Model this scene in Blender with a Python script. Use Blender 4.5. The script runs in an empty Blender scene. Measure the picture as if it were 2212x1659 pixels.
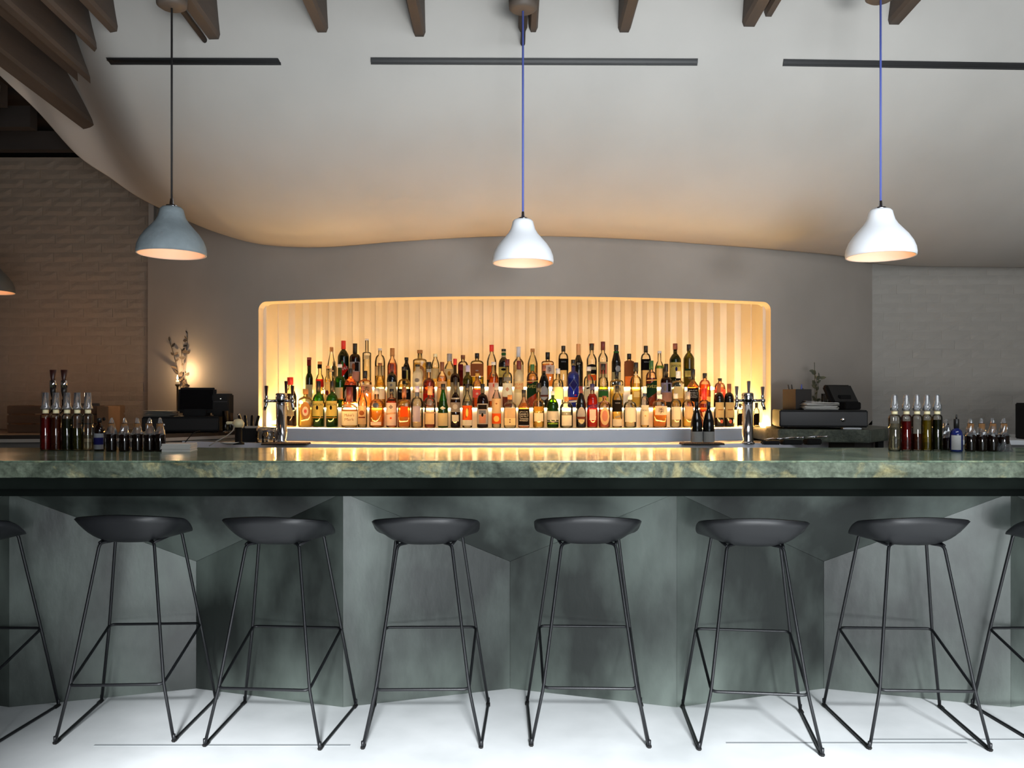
import bpy, bmesh, math, random
from mathutils import Vector, Matrix
R = random.Random(7)
S = bpy.context.scene
COL = S.collection
F = 1750.0; HZ = 860.0; CX = 1106.0; CH = 1.288

# ------------------------------------------------------------------ camera, world, big lights, exposure
cam_d = bpy.data.cameras.new('camera'); cam = bpy.data.objects.new('camera', cam_d); COL.objects.link(cam)
cam.location = (0, 0, CH); cam.rotation_euler = (math.pi/2, 0, 0)
cam_d.sensor_width = 36; cam_d.lens = F/2212*36; cam_d.shift_y = (HZ-829.5)/2212; cam_d.clip_start = .05
S.camera = cam
S.view_settings.view_transform = 'Standard'; S.view_settings.look = 'None'
S.view_settings.gamma = 1; S.view_settings.use_curve_mapping = False
S.view_settings.exposure = 0.7
S.cycles.use_denoising = True
S.cycles.transparent_max_bounces = 40; S.cycles.max_bounces = 10; S.cycles.diffuse_bounces = 5
S.cycles.glossy_bounces = 4; S.cycles.transmission_bounces = 8
S.cycles.caustics_reflective = False; S.cycles.caustics_refractive = False
S.cycles.sample_clamp_indirect = 6
w = bpy.data.worlds.new('world'); S.world = w; w.use_nodes = True
w.node_tree.nodes['Background'].inputs[0].default_value = (.75, .88, 1, 1)
w.node_tree.nodes['Background'].inputs[1].default_value = .25
def light(name, kind, loc, rot, energy, color, **k):
    d = bpy.data.lights.new(name, kind); d.energy = energy; d.color = color
    for a, b in k.items(): setattr(d, a, b)
    o = bpy.data.objects.new(name, d); COL.objects.link(o); o.location = loc; o.rotation_euler = rot
    return o
def aim(o, target):
    o.rotation_euler = (Vector(target)-o.location).to_track_quat('-Z', 'Y').to_euler(); return o
# low winter sun through the glazed street front behind the camera: floods the floor before the bar
SUN_EL = math.radians(28)
sun = light('sun', 'SUN', (0, -8, 6), (0, 0, 0), 10.0, (.93, .97, 1), angle=math.radians(7))
sun.rotation_euler = Vector((-.12*math.cos(SUN_EL), math.cos(SUN_EL), -math.sin(SUN_EL))).to_track_quat('-Z', 'Y').to_euler()
# sky light entering the same glazing
aim(light('window_daylight', 'AREA', (1.9, -2.35, 2.15), (0, 0, 0), 60, (.85, .93, 1), shape='RECTANGLE', size=3.2, size_y=1.7), (1.6, 4, 1.6))
# added fill light aimed up from behind the camera to brighten the ceiling
aim(light('ceiling_fill', 'AREA', (.95, -2.3, .5), (0, 0, 0), 40, (.93, .97, 1), shape='RECTANGLE', size=1.5, size_y=.6, spread=math.radians(95)), (.9, 3.6, 3.6))

# overhead daylight added to lift the bar top; no roof opening is built
light('overhead_fill', 'AREA', (1.5, 1.5, 3.0), (math.radians(12), 0, 0), 30, (.88, .95, 1), shape='RECTANGLE', size=2.6, size_y=1.0)
# added spots with no fixture, aimed at two pendants to whiten their shades
for tgt, e in (((.05, 3.7, 2.02), 240), ((1.62, 3.6, 2.02), 240)):
    aim(light('pendant_fill', 'SPOT', (tgt[0]+.6, -1.2, 1.5), (0, 0, 0), e, (.88, .94, 1), spot_size=math.radians(9), spot_blend=.9, shadow_soft_size=.35), tgt)

# ------------------------------------------------------------------ helpers
def lin(c):
    c = [x/255 for x in c[:3]]
    return tuple([(x/12.92 if x <= .04045 else ((x+.055)/1.055)**2.4) for x in c]+[1.0])
MATS = {}
def mat(name, color, rough=.6, metal=0, var=0, scale=8, bump=0, bscale=60, spec=.5, emit=None, estr=0, color2=None, stretch=(1, 1, 1), detail=6, trans=0, coat=0, lo=.32, hi=.68):
    if name in MATS: return MATS[name]
    m = bpy.data.materials.new(name); m.use_nodes = True; nt = m.node_tree; n = nt.nodes; L = nt.links
    b = n['Principled BSDF']; b.inputs['Roughness'].default_value = rough; b.inputs['Metallic'].default_value = metal
    b.inputs['Specular IOR Level'].default_value = spec; b.inputs['Coat Weight'].default_value = coat
    b.inputs['Transmission Weight'].default_value = trans
    c = lin(color); b.inputs['Base Color'].default_value = c
    if emit: b.inputs['Emission Color'].default_value = lin(emit); b.inputs['Emission Strength'].default_value = estr
    tc = n.new('ShaderNodeTexCoord'); mp = n.new('ShaderNodeMapping'); L.new(tc.outputs['Object'], mp.inputs[0]); mp.inputs['Scale'].default_value = stretch
    if var or color2:
        t = n.new('ShaderNodeTexNoise'); t.inputs['Scale'].default_value = scale; t.inputs['Detail'].default_value = detail; L.new(mp.outputs[0], t.inputs[0])
        r = n.new('ShaderNodeValToRGB'); L.new(t.outputs[0], r.inputs[0])
        r.color_ramp.elements[0].position = lo; r.color_ramp.elements[1].position = hi
        if color2: a, d = c, lin(color2)
        else: a = tuple([x*(1-var) for x in c[:3]]+[1]); d = tuple([min(1, x*(1+var)) for x in c[:3]]+[1])
        r.color_ramp.elements[0].color = a; r.color_ramp.elements[1].color = d
        L.new(r.outputs[0], b.inputs['Base Color'])
    if bump:
        t2 = n.new('ShaderNodeTexNoise'); t2.inputs['Scale'].default_value = bscale; t2.inputs['Detail'].default_value = 5; L.new(mp.outputs[0], t2.inputs[0])
        bp = n.new('ShaderNodeBump'); bp.inputs['Strength'].default_value = bump; bp.inputs['Distance'].default_value = .01
        L.new(t2.outputs[0], bp.inputs['Height']); L.new(bp.outputs[0], b.inputs['Normal'])
    MATS[name] = m; return m
def emat(name, color, strength):
    if name in MATS: return MATS[name]
    m = bpy.data.materials.new(name); m.use_nodes = True; nt = m.node_tree; nt.nodes.clear()
    e = nt.nodes.new('ShaderNodeEmission'); o = nt.nodes.new('ShaderNodeOutputMaterial'); nt.links.new(e.outputs[0], o.inputs[0])
    e.inputs[0].default_value = lin(color); e.inputs[1].default_value = strength; MATS[name] = m; return m
def glass(name, color, body=0.0, gloss=1.0, edge=.35, bodycol=None, rough=.03):
    """thin-walled glass or liquid: tinted see-through, darker where seen edge-on, clear reflections, optional cloudy body"""
    if name in MATS: return MATS[name]
    m = bpy.data.materials.new(name); m.use_nodes = True; nt = m.node_tree; n = nt.nodes; L = nt.links; n.clear()
    out = n.new('ShaderNodeOutputMaterial'); c = lin(color)
    lw = n.new('ShaderNodeLayerWeight'); lw.inputs[0].default_value = .35
    mixc = n.new('ShaderNodeMix'); mixc.data_type = 'RGBA'; L.new(lw.outputs['Facing'], mixc.inputs[0])
    mixc.inputs[6].default_value = c; mixc.inputs[7].default_value = tuple([x*edge for x in c[:3]]+[1])
    tr = n.new('ShaderNodeBsdfTransparent'); L.new(mixc.outputs[2], tr.inputs[0])
    last = tr
    if body:
        bc = lin(bodycol or color)
        df = n.new('ShaderNodeBsdfDiffuse'); df.inputs[0].default_value = bc
        tl = n.new('ShaderNodeBsdfTranslucent'); tl.inputs[0].default_value = bc
        m0 = n.new('ShaderNodeMixShader'); m0.inputs[0].default_value = .6; L.new(df.outputs[0], m0.inputs[1]); L.new(tl.outputs[0], m0.inputs[2])
        m1 = n.new('ShaderNodeMixShader'); m1.inputs[0].default_value = body; L.new(tr.outputs[0], m1.inputs[1]); L.new(m0.outputs[0], m1.inputs[2]); last = m1
    gl = n.new('ShaderNodeBsdfGlossy'); gl.inputs['Roughness'].default_value = rough; gl.inputs[0].default_value = (1, 1, 1, 1)
    fr = n.new('ShaderNodeFresnel'); fr.inputs[0].default_value = 1.45
    mu = n.new('ShaderNodeMath'); mu.operation = 'MULTIPLY'; mu.inputs[1].default_value = gloss; L.new(fr.outputs[0], mu.inputs[0])
    m2 = n.new('ShaderNodeMixShader'); L.new(mu.outputs[0], m2.inputs[0]); L.new(last.outputs[0], m2.inputs[1]); L.new(gl.outputs[0], m2.inputs[2])
    L.new(m2.outputs[0], out.inputs[0]); MATS[name] = m; return m
def mesh_obj(name, verts, faces, m, parent=None, smooth=False, auto=None):
    me = bpy.data.meshes.new(name); me.from_pydata([tuple(v) for v in verts], [], faces); me.update()
    return link(name, me, m, parent, smooth)
def link(name, me, m, parent=None, smooth=False):
    o = bpy.data.objects.new(name, me); COL.objects.link(o)
    if m is not None and not me.materials: me.materials.append(m)
    if parent is not None: o.parent = parent
    if smooth:
        for p in me.polygons: p.use_smooth = True
    return o
def bm_obj(name, bm, m, parent=None, smooth=False, recalc=True):
    if recalc: bmesh.ops.recalc_face_normals(bm, faces=bm.faces[:])
    me = bpy.data.meshes.new(name); bm.to_mesh(me); bm.free(); return link(name, me, m, parent, smooth)
def T(o, label, cat, group=None):
    o['label'] = label; o['category'] = cat
    if group: o['group'] = group
    return o
def thing(name, label, cat, loc=(0, 0, 0), rz=0, group=None):
    o = bpy.data.objects.new(name, None); COL.objects.link(o); o.location = loc; o.rotation_euler = (0, 0, rz); o.empty_display_size = .05
    return T(o, label, cat, group)
def st(o): o['kind'] = 'structure'; return o
def add_box(bm, x0, x1, y0, y1, z0, z1, bev=0):
    vs = [bm.verts.new((x, y, z)) for x in (x0, x1) for y in (y0, y1) for z in (z0, z1)]
    fs = [bm.faces.new([vs[i] for i in f]) for f in ((0, 1, 3, 2), (4, 6, 7, 5), (0, 4, 5, 1), (2, 3, 7, 6), (0, 2, 6, 4), (1, 5, 7, 3))]
    if bev:
        es = list({e for f in fs for e in f.edges}); bmesh.ops.bevel(bm, geom=es, offset=bev, segments=2, affect='EDGES')
def box(name, x0, x1, y0, y1, z0, z1, m, parent=None, bev=0, smooth=False):
    bm = bmesh.new(); add_box(bm, x0, x1, y0, y1, z0, z1, bev); return bm_obj(name, bm, m, parent, smooth)
def prism(name, pts, z0, z1, m, parent=None, bev=0):
    bm = bmesh.new(); a = [bm.verts.new((x, y, z0)) for x, y in pts]; b = [bm.verts.new((x, y, z1)) for x, y in pts]; n = len(pts)
    bm.faces.new(a[::-1]); bm.faces.new(b)
    for i in range(n): bm.faces.new((a[i], a[(i+1) % n], b[(i+1) % n], b[i]))
    if bev: bmesh.ops.bevel(bm, geom=bm.edges[:], offset=bev, segments=2, affect='EDGES')
    return bm_obj(name, bm, m, parent)
def lathe(name, prof, m, parent=None, seg=20, smooth=True, loc=(0, 0, 0), sq=0, dr=1.0, zsq=None):
    """surface of revolution; sq>0 squares the section below height zsq, dr is the depth ratio there"""
    vs = []; fs = []; n = len(prof)
    for (r, z) in prof:
        k = sq if (zsq is None or z <= zsq) else 0
        if zsq is not None and z > zsq and sq: k = max(0, sq*(1-(z-zsq)/.03))
        for j in range(seg):
            a = 2*math.pi*(j+.5)/seg; vs.append(sect(r, z, a, k, dr if k else 1.0, loc))
    for i in range(n-1):
        for j in range(seg):
            k2 = (j+1) % seg; fs.append((i*seg+j, i*seg+k2, (i+1)*seg+k2, (i+1)*seg+j))
    if prof[0][0] > 1e-6: fs.append(tuple(range(seg))[::-1])
    if prof[-1][0] > 1e-6: fs.append(tuple(range((n-1)*seg, n*seg)))
    return mesh_obj(name, vs, fs, m, parent, smooth)
def sect(r, z, a, k, dr, loc):
    ca, sa = math.cos(a), math.sin(a)
    if k > 0:
        p = 2+k*5; q = (abs(ca)**p+abs(sa)**p)**(-1/p)
    else: q = 1
    return (loc[0]+r*q*ca, loc[1]+r*q*sa*dr, loc[2]+z)
def tube_bm(bm, pts, r, seg=8, closed=False):
    pts = [Vector(p) for p in pts]; n = len(pts); rings = []
    up = None
    for i, p in enumerate(pts):
        if closed: t = (pts[(i+1) % n]-pts[i-1])
        else: t = (pts[min(i+1, n-1)]-pts[max(i-1, 0)])
        t.normalize()
        if up is None: up = Vector((0, 0, 1)) if abs(t.z) < .9 else Vector((0, 1, 0))
        a = t.cross(up); a.normalize(); b = a.cross(t); b.normalize(); up = b
        rings.append([bm.verts.new(p+a*r*math.cos(2*math.pi*j/seg)+b*r*math.sin(2*math.pi*j/seg)) for j in range(seg)])
    m = n if closed else n-1
    for i in range(m):
        A, B = rings[i], rings[(i+1) % n]
        for j in range(seg): bm.faces.new((A[j], A[(j+1) % seg], B[(j+1) % seg], B[j]))
    if not closed: bm.faces.new(rings[0][::-1]); bm.faces.new(rings[-1])
def tube(name, pts, r, m, parent=None, seg=8, closed=False):
    bm = bmesh.new(); tube_bm(bm, pts, r, seg, closed); return bm_obj(name, bm, m, parent, True)
def rounded(pts, rad, n=4):
    """polyline with its inner corners rounded"""
    pts = [Vector(p) for p in pts]; out = [pts[0]]
    for i in range(1, len(pts)-1):
        a, b, c = pts[i-1], pts[i], pts[i+1]; u = (a-b); v = (c-b); d = min(rad, u.length*.45, v.length*.45)
        p0 = b+u.normalized()*d; p1 = b+v.normalized()*d
        for k in range(n+1):
            t = k/n; out.append(p0*(1-t)**2+b*2*t*(1-t)+p1*t*t)
    out.append(pts[-1]); return out
TXT = {}
def text_mesh(s):
    if s in TXT: return TXT[s]
    cu = bpy.data.curves.new('t', 'FONT'); cu.body = s; cu.align_x = 'CENTER'; cu.align_y = 'CENTER'; cu.resolution_u = 2
    o = bpy.data.objects.new('t', cu); COL.objects.link(o)
    me = o.to_mesh(); vs = [tuple(v.co) for v in me.vertices]; fs = [tuple(p.vertices) for p in me.polygons]
    o.to_mesh_clear(); bpy.data.objects.remove(o); bpy.data.curves.remove(cu)
    if not vs: vs = [(0, 0, 0), (1, 0, 0), (1, 1, 0)]; fs = [(0, 1, 2)]
    x0 = min(v[0] for v in vs); x1 = max(v[0] for v in vs); y0 = min(v[1] for v in vs); y1 = max(v[1] for v in vs)
    vs = [((v[0]-(x0+x1)/2)/(x1-x0), (v[1]-(y0+y1)/2)/(y1-y0)) for v in vs]
    TXT[s] = (vs, fs); return TXT[s]
def px(x, y, Y):
    """world point seen at photo pixel (x, y) at depth Y"""
    return Vector(((x-CX)*Y/F, Y, CH-(y-HZ)*Y/F))
# ------------------------------------------------------------------ materials
M_plaster = mat('plaster', (146, 137, 128), .75, var=.07, scale=2.2, bump=.18, bscale=9)
M_ceil = mat('ceiling_plaster', (182, 178, 172), .62, var=.06, scale=1.6, bump=.16, bscale=5)
M_niche = mat('niche_paint', (206, 196, 180), .5, var=.03, scale=5)
M_brick = mat('painted_brick', (118, 104, 90), .6, var=.1, scale=9, bump=.4, bscale=26)
M_brickr = mat('painted_brick_grey', (152, 146, 138), .65, var=.06, scale=6, bump=.3, bscale=18)
M_wood = mat('dark_beam_wood', (74, 64, 57), .7, var=.3, scale=6, bump=.3, bscale=30, stretch=(1, .12, 1))
M_wood2 = mat('dark_deck_wood', (40, 31, 25), .8, var=.3, scale=6, stretch=(.15, 1, 1))
M_black = mat('black_metal', (26, 27, 30), .38, metal=.3, spec=.5)
M_blackp = mat('black_plastic', (15, 14, 14), .65, var=.2, scale=30, spec=.25)
M_chrome = mat('chrome', (205, 205, 210), .12, metal=1)
M_steel = mat('brushed_steel', (190, 192, 198), .3, metal=.9, var=.08, scale=20, stretch=(.2, 1, 1))
M_white = mat('white_paint', (225, 226, 228), .5)
M_paper = mat('white_paper', (214, 210, 204), .8)
def stone(name, dark, mid, gold, rough, sc, scuff=.3, gamt=.55):
    m = bpy.data.materials.new(name); m.use_nodes = True; n = m.node_tree.nodes; L = m.node_tree.links; b = n['Principled BSDF']; b.inputs['Specular IOR Level'].default_value = .22
    tc = n.new('ShaderNodeTexCoord'); mp = n.new('ShaderNodeMapping'); L.new(tc.outputs['Object'], mp.inputs[0]); mp.inputs['Rotation'].default_value = (0, .5, .4)
    def noise(s, d, dist=0):
        t = n.new('ShaderNodeTexNoise'); t.inputs['Scale'].default_value = s; t.inputs['Detail'].default_value = d; t.inputs['Roughness'].default_value = .62; t.inputs['Distortion'].default_value = dist; L.new(mp.outputs[0], t.inputs[0]); return t
    a = noise(sc, 10, .6); r = n.new('ShaderNodeValToRGB'); e = r.color_ramp.elements; e[0].position = .34; e[0].color = lin(dark); e[1].position = .66; e[1].color = lin(mid); L.new(a.outputs[0], r.inputs[0])
    g = noise(sc*1.3, 9, .9); gr = n.new('ShaderNodeMapRange'); gr.inputs[1].default_value = .55; gr.inputs[2].default_value = .68; gr.inputs[4].default_value = gamt; L.new(g.outputs[0], gr.inputs[0])
    mx = n.new('ShaderNodeMix'); mx.data_type = 'RGBA'; L.new(gr.outputs[0], mx.inputs[0]); L.new(r.outputs[0], mx.inputs[6]); mx.inputs[7].default_value = lin(gold)
    f = noise(60, 6); fr_ = n.new('ShaderNodeMapRange'); fr_.inputs[1].default_value = .3; fr_.inputs[2].default_value = .7; fr_.inputs[3].default_value = .55; fr_.inputs[4].default_value = 1.25; L.new(f.outputs[0], fr_.inputs[0])
    vm = n.new('ShaderNodeVectorMath'); vm.operation = 'SCALE'; L.new(mx.outputs[2], vm.inputs[0]); L.new(fr_.outputs[0], vm.inputs['Scale']); L.new(vm.outputs[0], b.inputs['Base Color'])
    q = noise(4, 6); mr = n.new('ShaderNodeMapRange'); L.new(q.outputs[0], mr.inputs[0]); mr.inputs[3].default_value = rough; mr.inputs[4].default_value = rough+scuff; L.new(mr.outputs[0], b.inputs['Roughness'])
    bp = n.new('ShaderNodeBump'); bp.inputs['Strength'].default_value = .1 if rough < .2 else .6; bp.inputs['Distance'].default_value = .003; L.new(f.outputs[0], bp.inputs['Height']) 
    if rough > .2: L.new(bp.outputs[0], b.inputs['Normal'])
    MATS[name] = m; return m
M_stone = stone('green_marble', (96, 116, 98), (154, 174, 150), (206, 206, 158), .08, 4.5, .14)
M_stone_edge = stone('rough_green_marble_edge', (58, 66, 55), (124, 134, 116), (184, 172, 120), .4, 5, .3, .6)
M_stone2 = stone('green_marble_side', (58, 64, 56), (98, 104, 90), (140, 138, 110), .25, 6, .2)
M_front = mat('polished_green_plaster', (36, 41, 38), .42, bump=.12, bscale=14, color2=(94, 103, 97), scale=1.5, detail=10, stretch=(1.7, 1.7, .8), lo=.4, hi=.62)  # paler upright streaks: uneven polish plus light streaks put into the colour
M_floor = mat('polished_concrete', (184, 187, 188), .42, bump=.06, bscale=10, color2=(214, 216, 217), scale=2.2, detail=9)

# ------------------------------------------------------------------ room shell
st(box('floor', -4.6, 4.6, -3.2, 6.9, -.12, 0, M_floor))
fl = bpy.data.objects['floor']
for (x0, x1, y) in ((-1.55, -.6, 3.0), (.8, 1.7, 3.02), (1.35, 2.6, 3.05)):
    box('joint', x0, x1, y, y+.012, 0.0, .0012, mat('floor_joint', (128, 132, 134), .7), fl)
def wy(x, y0=5.1, r=4.9): return y0+r-math.sqrt(r*r-min(x*x, r*r*.9))
ZN0, ZN1 = 1.095, 1.929     # niche sill and head
XN0, XN1 = -1.69, 1.73
# curved back wall with the rounded niche opening, built as a grid with a hole
def back_wall():
    X0, X1 = -2.64, 2.6
    rad = .055; ang = 7
    bm = bmesh.new(); th = .15
    # opening outline (x, z), counter-clockwise from lower corner
    out = []
    def arc(cx, cz, a0, a1):
        for k in range(ang+1):
            a = math.radians(a0+(a1-a0)*k/ang); out.append((cx+rad*math.cos(a), cz+rad*math.sin(a)))
    nx = 44
    xs = [XN0+rad+(XN1-XN0-2*rad)*i/nx for i in range(nx+1)]
    top = [(x, ZN1) for x in xs[::-1]]
    arc(XN1-rad, ZN1-rad, 0, 90); out += top[1:-1]; arc(XN0+rad, ZN1-rad, 90, 180)
    sd = [ZN0+(ZN1-rad-ZN0)*q/12 for q in range(12)]
    outline = [(XN1, z) for z in sd]+out+[(XN0, z) for z in sd[::-1]]
    # outer boundary points matching each outline point
    N = len(outline); ring2 = []
    for (x, z) in outline:
        if z > ZN1-rad-1e-6 and XN0+rad-1e-6 <= x <= XN1-rad+1e-6: ring2.append((x, 2.9))
        elif x > 0: ring2.append((X1, z if z < ZN1-rad else ZN1+(z-ZN1+rad)*10))
        else: ring2.append((X0, z if z < ZN1-rad else ZN1+(z-ZN1+rad)*10))
    def col(x, z, off=0): return bm.verts.new((x, wy(x)+off, z))
    for off in (0, th):
        prev = None
        steps = 10
        for (a, b) in zip(outline, ring2):
            row = [col(a[0]+(b[0]-a[0])*k/steps, a[1]+(b[1]-a[1])*k/steps, off) for k in range(steps+1)]
            if prev:
                for k in range(steps): bm.faces.new((prev[k], prev[k+1], row[k+1], row[k]))
            prev = row
    # lip: rounded edge into the reveal
    prev = None
    for (x, z) in outline:
        cx = min(max(x, XN0+.3), XN1-.3); dx, dz = x-cx, (z-(ZN1-.3)) if z > ZN1-.3 else 0
        l = math.hypot(dx, dz) or 1; ox, oz = dx/l, dz/l
        if z <= ZN0+1e-6: oz = 0; ox = 1 if x > 0 else -1
        row = []
        for (d, o) in ((0, 0), (.0, .02), (.0, .07), (0, th)): row.append(bm.verts.new((x+ox*d, wy(x)+o, z+oz*d)))
        if prev:
            for k in range(3): bm.faces.new((prev[k], prev[k+1], row[k+1], row[k]))
        prev = row
    # below the sill
    n2 = 40; prev = None
    for i in range(n2+1):
        x = X0+(X1-X0)*i/n2; row = [bm.verts.new((x, wy(x), z)) for z in (0, .6, ZN0)]
        if prev:
            for k in range(2): bm.faces.new((prev[k], row[k], row[k+1], prev[k+1]))
        prev = row
    bmesh.ops.remove_doubles(bm, verts=bm.verts[:], dist=1e-5)
    return bm_obj('wall_back', bm, M_plaster, None, True)
wall_back = st(back_wall())
wall_back.data.set_sharp_from_angle(angle=.5)
wall_back.data.materials.append(M_niche)
for p_ in wall_back.data.polygons:
    if XN0-.01 < p_.center.x < XN1+.01 and abs(p_.normal.y) < .5 and p_.center.z > 1.0: p_.material_index = 1
# end returns of the curved wall
st(box('trim_1', -2.638, -2.60, wy(2.62)+.02, 6.0, 0, 2.75, M_plaster)); st(box('trim_2', 2.56, 2.598, wy(2.58)+.02, 6.0, 0, 2.35, M_plaster))

# niche box: floor, ceiling, and the stepped concave back of vertical slats
pass
def arcstrip(name, x0, x1, d0, d1, z0, z1, m, parent, n=40, roundr=0, y0=5.1):
    """block following the curve of the wall between depth offsets d0..d1"""
    bm = bmesh.new(); pv = None
    xs = []
    for i in range(n+1):
        x = x0+(x1-x0)*i/n; xs.append((x, 0))
    front = []
    if roundr:
        for k in range(6):
            a = math.pi/2*k/5; front.append((x0+roundr-roundr*math.cos(a), d0+roundr-roundr*math.sin(a)))
        for i in range(1, n): front.append((x0+roundr+(x1-x0-2*roundr)*i/n, d0))
        for k in range(6):
            a = math.pi/2*(5-k)/5; front.append((x1-roundr+roundr*math.cos(a), d0+roundr-roundr*math.sin(a)))
    else: front = [(x, d0) for x, _ in xs]
    for (x, d) in front:
        row = [bm.verts.new((x, wy(x, y0)+d, z0)), bm.verts.new((x, wy(x, y0)+d, z1)), bm.verts.new((x, wy(x, y0)+d1, z1)), bm.verts.new((x, wy(x, y0)+d1, z0))]
        if pv:
            for k in range(4): bm.faces.new((pv[k], pv[(k+1) % 4], row[(k+1) % 4], row[k]))
        else: bm.faces.new(row)
        pv = row
    bm.faces.new(pv[::-1])
    return bm_obj(name, bm, m, parent)
arcstrip('niche_floor', XN0-.1, XN1+.1, -.0, 1.65, ZN0-.03, ZN0-.002, M_niche, wall_back)
arcstrip('niche_head', XN0-.05, XN1+.05, .13, 1.5, 2.12, 2.16, M_niche, wall_back)
ns = 42; ea = (XN1-XN0)/2+.02; ec = (XN0+XN1)/2
for i in range(ns):
    xa = ec-ea+2*ea*i/ns; xb = xa+2*ea/ns; xm = ((xa+xb)/2-ec)/ea
    yf = 5.60+.80*math.sqrt(max(0, 1-xm*xm*.999))+(.005 if i % 2 else 0)
    yn_ = 5.60+.80*math.sqrt(max(0, 1-((xb+(xb-xa)/2 if xm < 0 else xa-(xb-xa)/2)-ec)**2/ea**2*.999)); d_ = max(.016, yn_-yf+.01); w_ = xb-xa
    if xm < 0: sec = [(xa, yf), (xa+.58*w_, yf), (xb+.002, yf+d_), (xb+.002, yf+d_+.2), (xa, yf+d_+.2)]
    else: sec = [(xa-.002, yf+d_), (xb-.58*w_, yf), (xb, yf), (xb, yf+d_+.2), (xa-.002, yf+d_+.2)]
    prism('slat', sec, ZN0, 2.13, M_niche, wall_back)
for sx in (-1, 1):
    xx = XN0-.02 if sx < 0 else XN1+.02
    box('niche_side', xx-.04+(.02 if sx < 0 else .0), xx+.04-(.02 if sx > 0 else 0), wy(xx)+.1, 5.95, ZN0, 2.13, M_niche, wall_back)

# stepped bottle ledges inside the niche, each edged by a light strip
LED = emat('led_strip_warm', (255, 228, 176), 18)
TY = {1: .13, 2: .29, 3: .45}          # depth of the bottle rows behind the wall face
TZ = {1: 1.097, 2: 1.226, 3: 1.366}
ledge = arcstrip('ledge', -1.49, 1.57, -.1, .06, .5, 1.094, mat('ledge_paint', (232, 236, 246), .45, var=.03, scale=6), wall_back, roundr=.04); st(ledge)
M_step = mat('step_paint', (236, 224, 210), .45)
for k, (x0, x1) in ((2, (-1.46, 1.5)), (3, (-1.28, 1.32))):
    s = arcstrip('step', x0, x1, TY[k]-.07, TY[k]+(.10 if k == 2 else .13), ZN0, TZ[k]-.002, M_step, wall_back, roundr=.03)
    arcstrip('light_strip', x0+.04, x1-.04, TY[k]-.078, TY[k]-.071, TZ[k]-.012, TZ[k]-.005, LED, s)
arcstrip('light_strip', -1.46, 1.54, -.099, -.079, 1.0935, 1.0985, emat('led_ledge', (255, 188, 104), 54), ledge)
UP = emat('led_strip_up', (255, 204, 122), 11)
cove = arcstrip('cove_light', -1.12, 1.16, TY[3]+.14, TY[3]+.175, 1.30, 1.335, UP, wall_back)
# puck lights on the niche floor
puckm = emat('puck_glow', (255, 206, 120), 260)
for (x, y, Yd) in ((592, 912, 5.56), (648, 868, 5.85), (1600, 880, 5.75), (1648, 916, 5.5), (835, 852, 5.62), (700, 846, 5.75), (1535, 838, 5.7), (1355, 868, 5.6), (765, 874, 5.5), (1108, 860, 5.5), (1200, 866, 5.48)):
    p = px(x, y, Yd)
    z0 = ZN0
    lathe('puck_light', [(.018, 0), (.018, .012), (.012, .02), (0, .022)], puckm, wall_back, 12, loc=(p.x, p.y, max(z0, p.z-.012)))

# brick walls (painted): every brick its own part
def brick_variants(m):
    out = []
    for k in range(6):
        rr = random.Random(50+k); bm = bmesh.new(); nx = 4
        L_, H = .205, .061
        g = {}
        for i in range(nx+1):
            for j in range(3):
                edge = i in (0, nx) or j in (0, 2)
                g[i, j] = bm.verts.new((-L_/2+L_*i/nx+rr.uniform(-.002, .002)*(not i in (0, nx)), -(0 if edge else .003+rr.uniform(-.0015, .0025)), -H/2+H*j/2+rr.uniform(-.0028, .0028)))
        for i in range(nx):
            for j in range(2): bm.faces.new((g[i, j], g[i+1, j], g[i+1, j+1], g[i, j+1]))
        bd = [g[i, 0] for i in range(nx+1)]+[g[nx, 1]]+[g[i, 2] for i in range(nx, -1, -1)]+[g[0, 1]]
        bk = [bm.verts.new((v.co.x*1.02, .014, v.co.z*1.05)) for v in bd]
        for a in range(len(bd)): bm.faces.new((bd[a], bk[a], bk[(a+1) % len(bd)], bd[(a+1) % len(bd)]))
        bmesh.ops.recalc_face_normals(bm, faces=bm.faces[:])
        me = bpy.data.meshes.new('brick'); bm.to_mesh(me); bm.free(); me.materials.append(m)
        out.append(me)
    return out
def brick_wall(wall, m, x0, x1, z0, z1, Yf, amp):
    vs = brick_variants(m); row = 0; z = z0+.034
    while z < z1-.02:
        x = x0+(0 if row % 2 else -.107)+R.uniform(-.02, .02)
        while x < x1:
            xa, xb = max(x, x0), min(x+.205, x1)
            if xb-xa > .03:
                o = bpy.data.objects.new('brick', R.choice(vs)); COL.objects.link(o); o.parent = wall
                o.location = ((xa+xb)/2, Yf-amp*R.uniform(.5, 1.3), z+R.uniform(-.0015, .0015)); o.scale = ((xb-xa)/.205, 1, 1)
                o.rotation_euler = (R.uniform(-.007, .007), R.uniform(-.004, .004), R.uniform(-.005, .005))
            x += .2145
        z += .0675; row += 1
YB = 5.93
wl = st(box('wall_left', -4.6, -2.5, YB, YB+.2, 0, 3.05, M_brick)); brick_wall(wl, M_brick, -3.98, -2.52, 1.0, 3.05, YB, .0035)
wr = st(box('wall_right', 2.5, 4.6, YB, YB+.2, 0, 2.3, M_brickr)); brick_wall(wr, M_brickr, 2.5, 3.95, .97, 2.26, YB, .0015)
M_side = mat('side_wall', (120, 112, 104), .8)
st(box('wall_west', -4.8, -4.6, -3.2, 6.9, 0, 4.6, M_side)); st(box('wall_east', 4.6, 4.8, -3.2, 6.9, 0, 4.6, M_side))
st(box('wall_rear', -4.6, 4.6, 6.9, 7.05, 0, 4.6, M_side))
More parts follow.
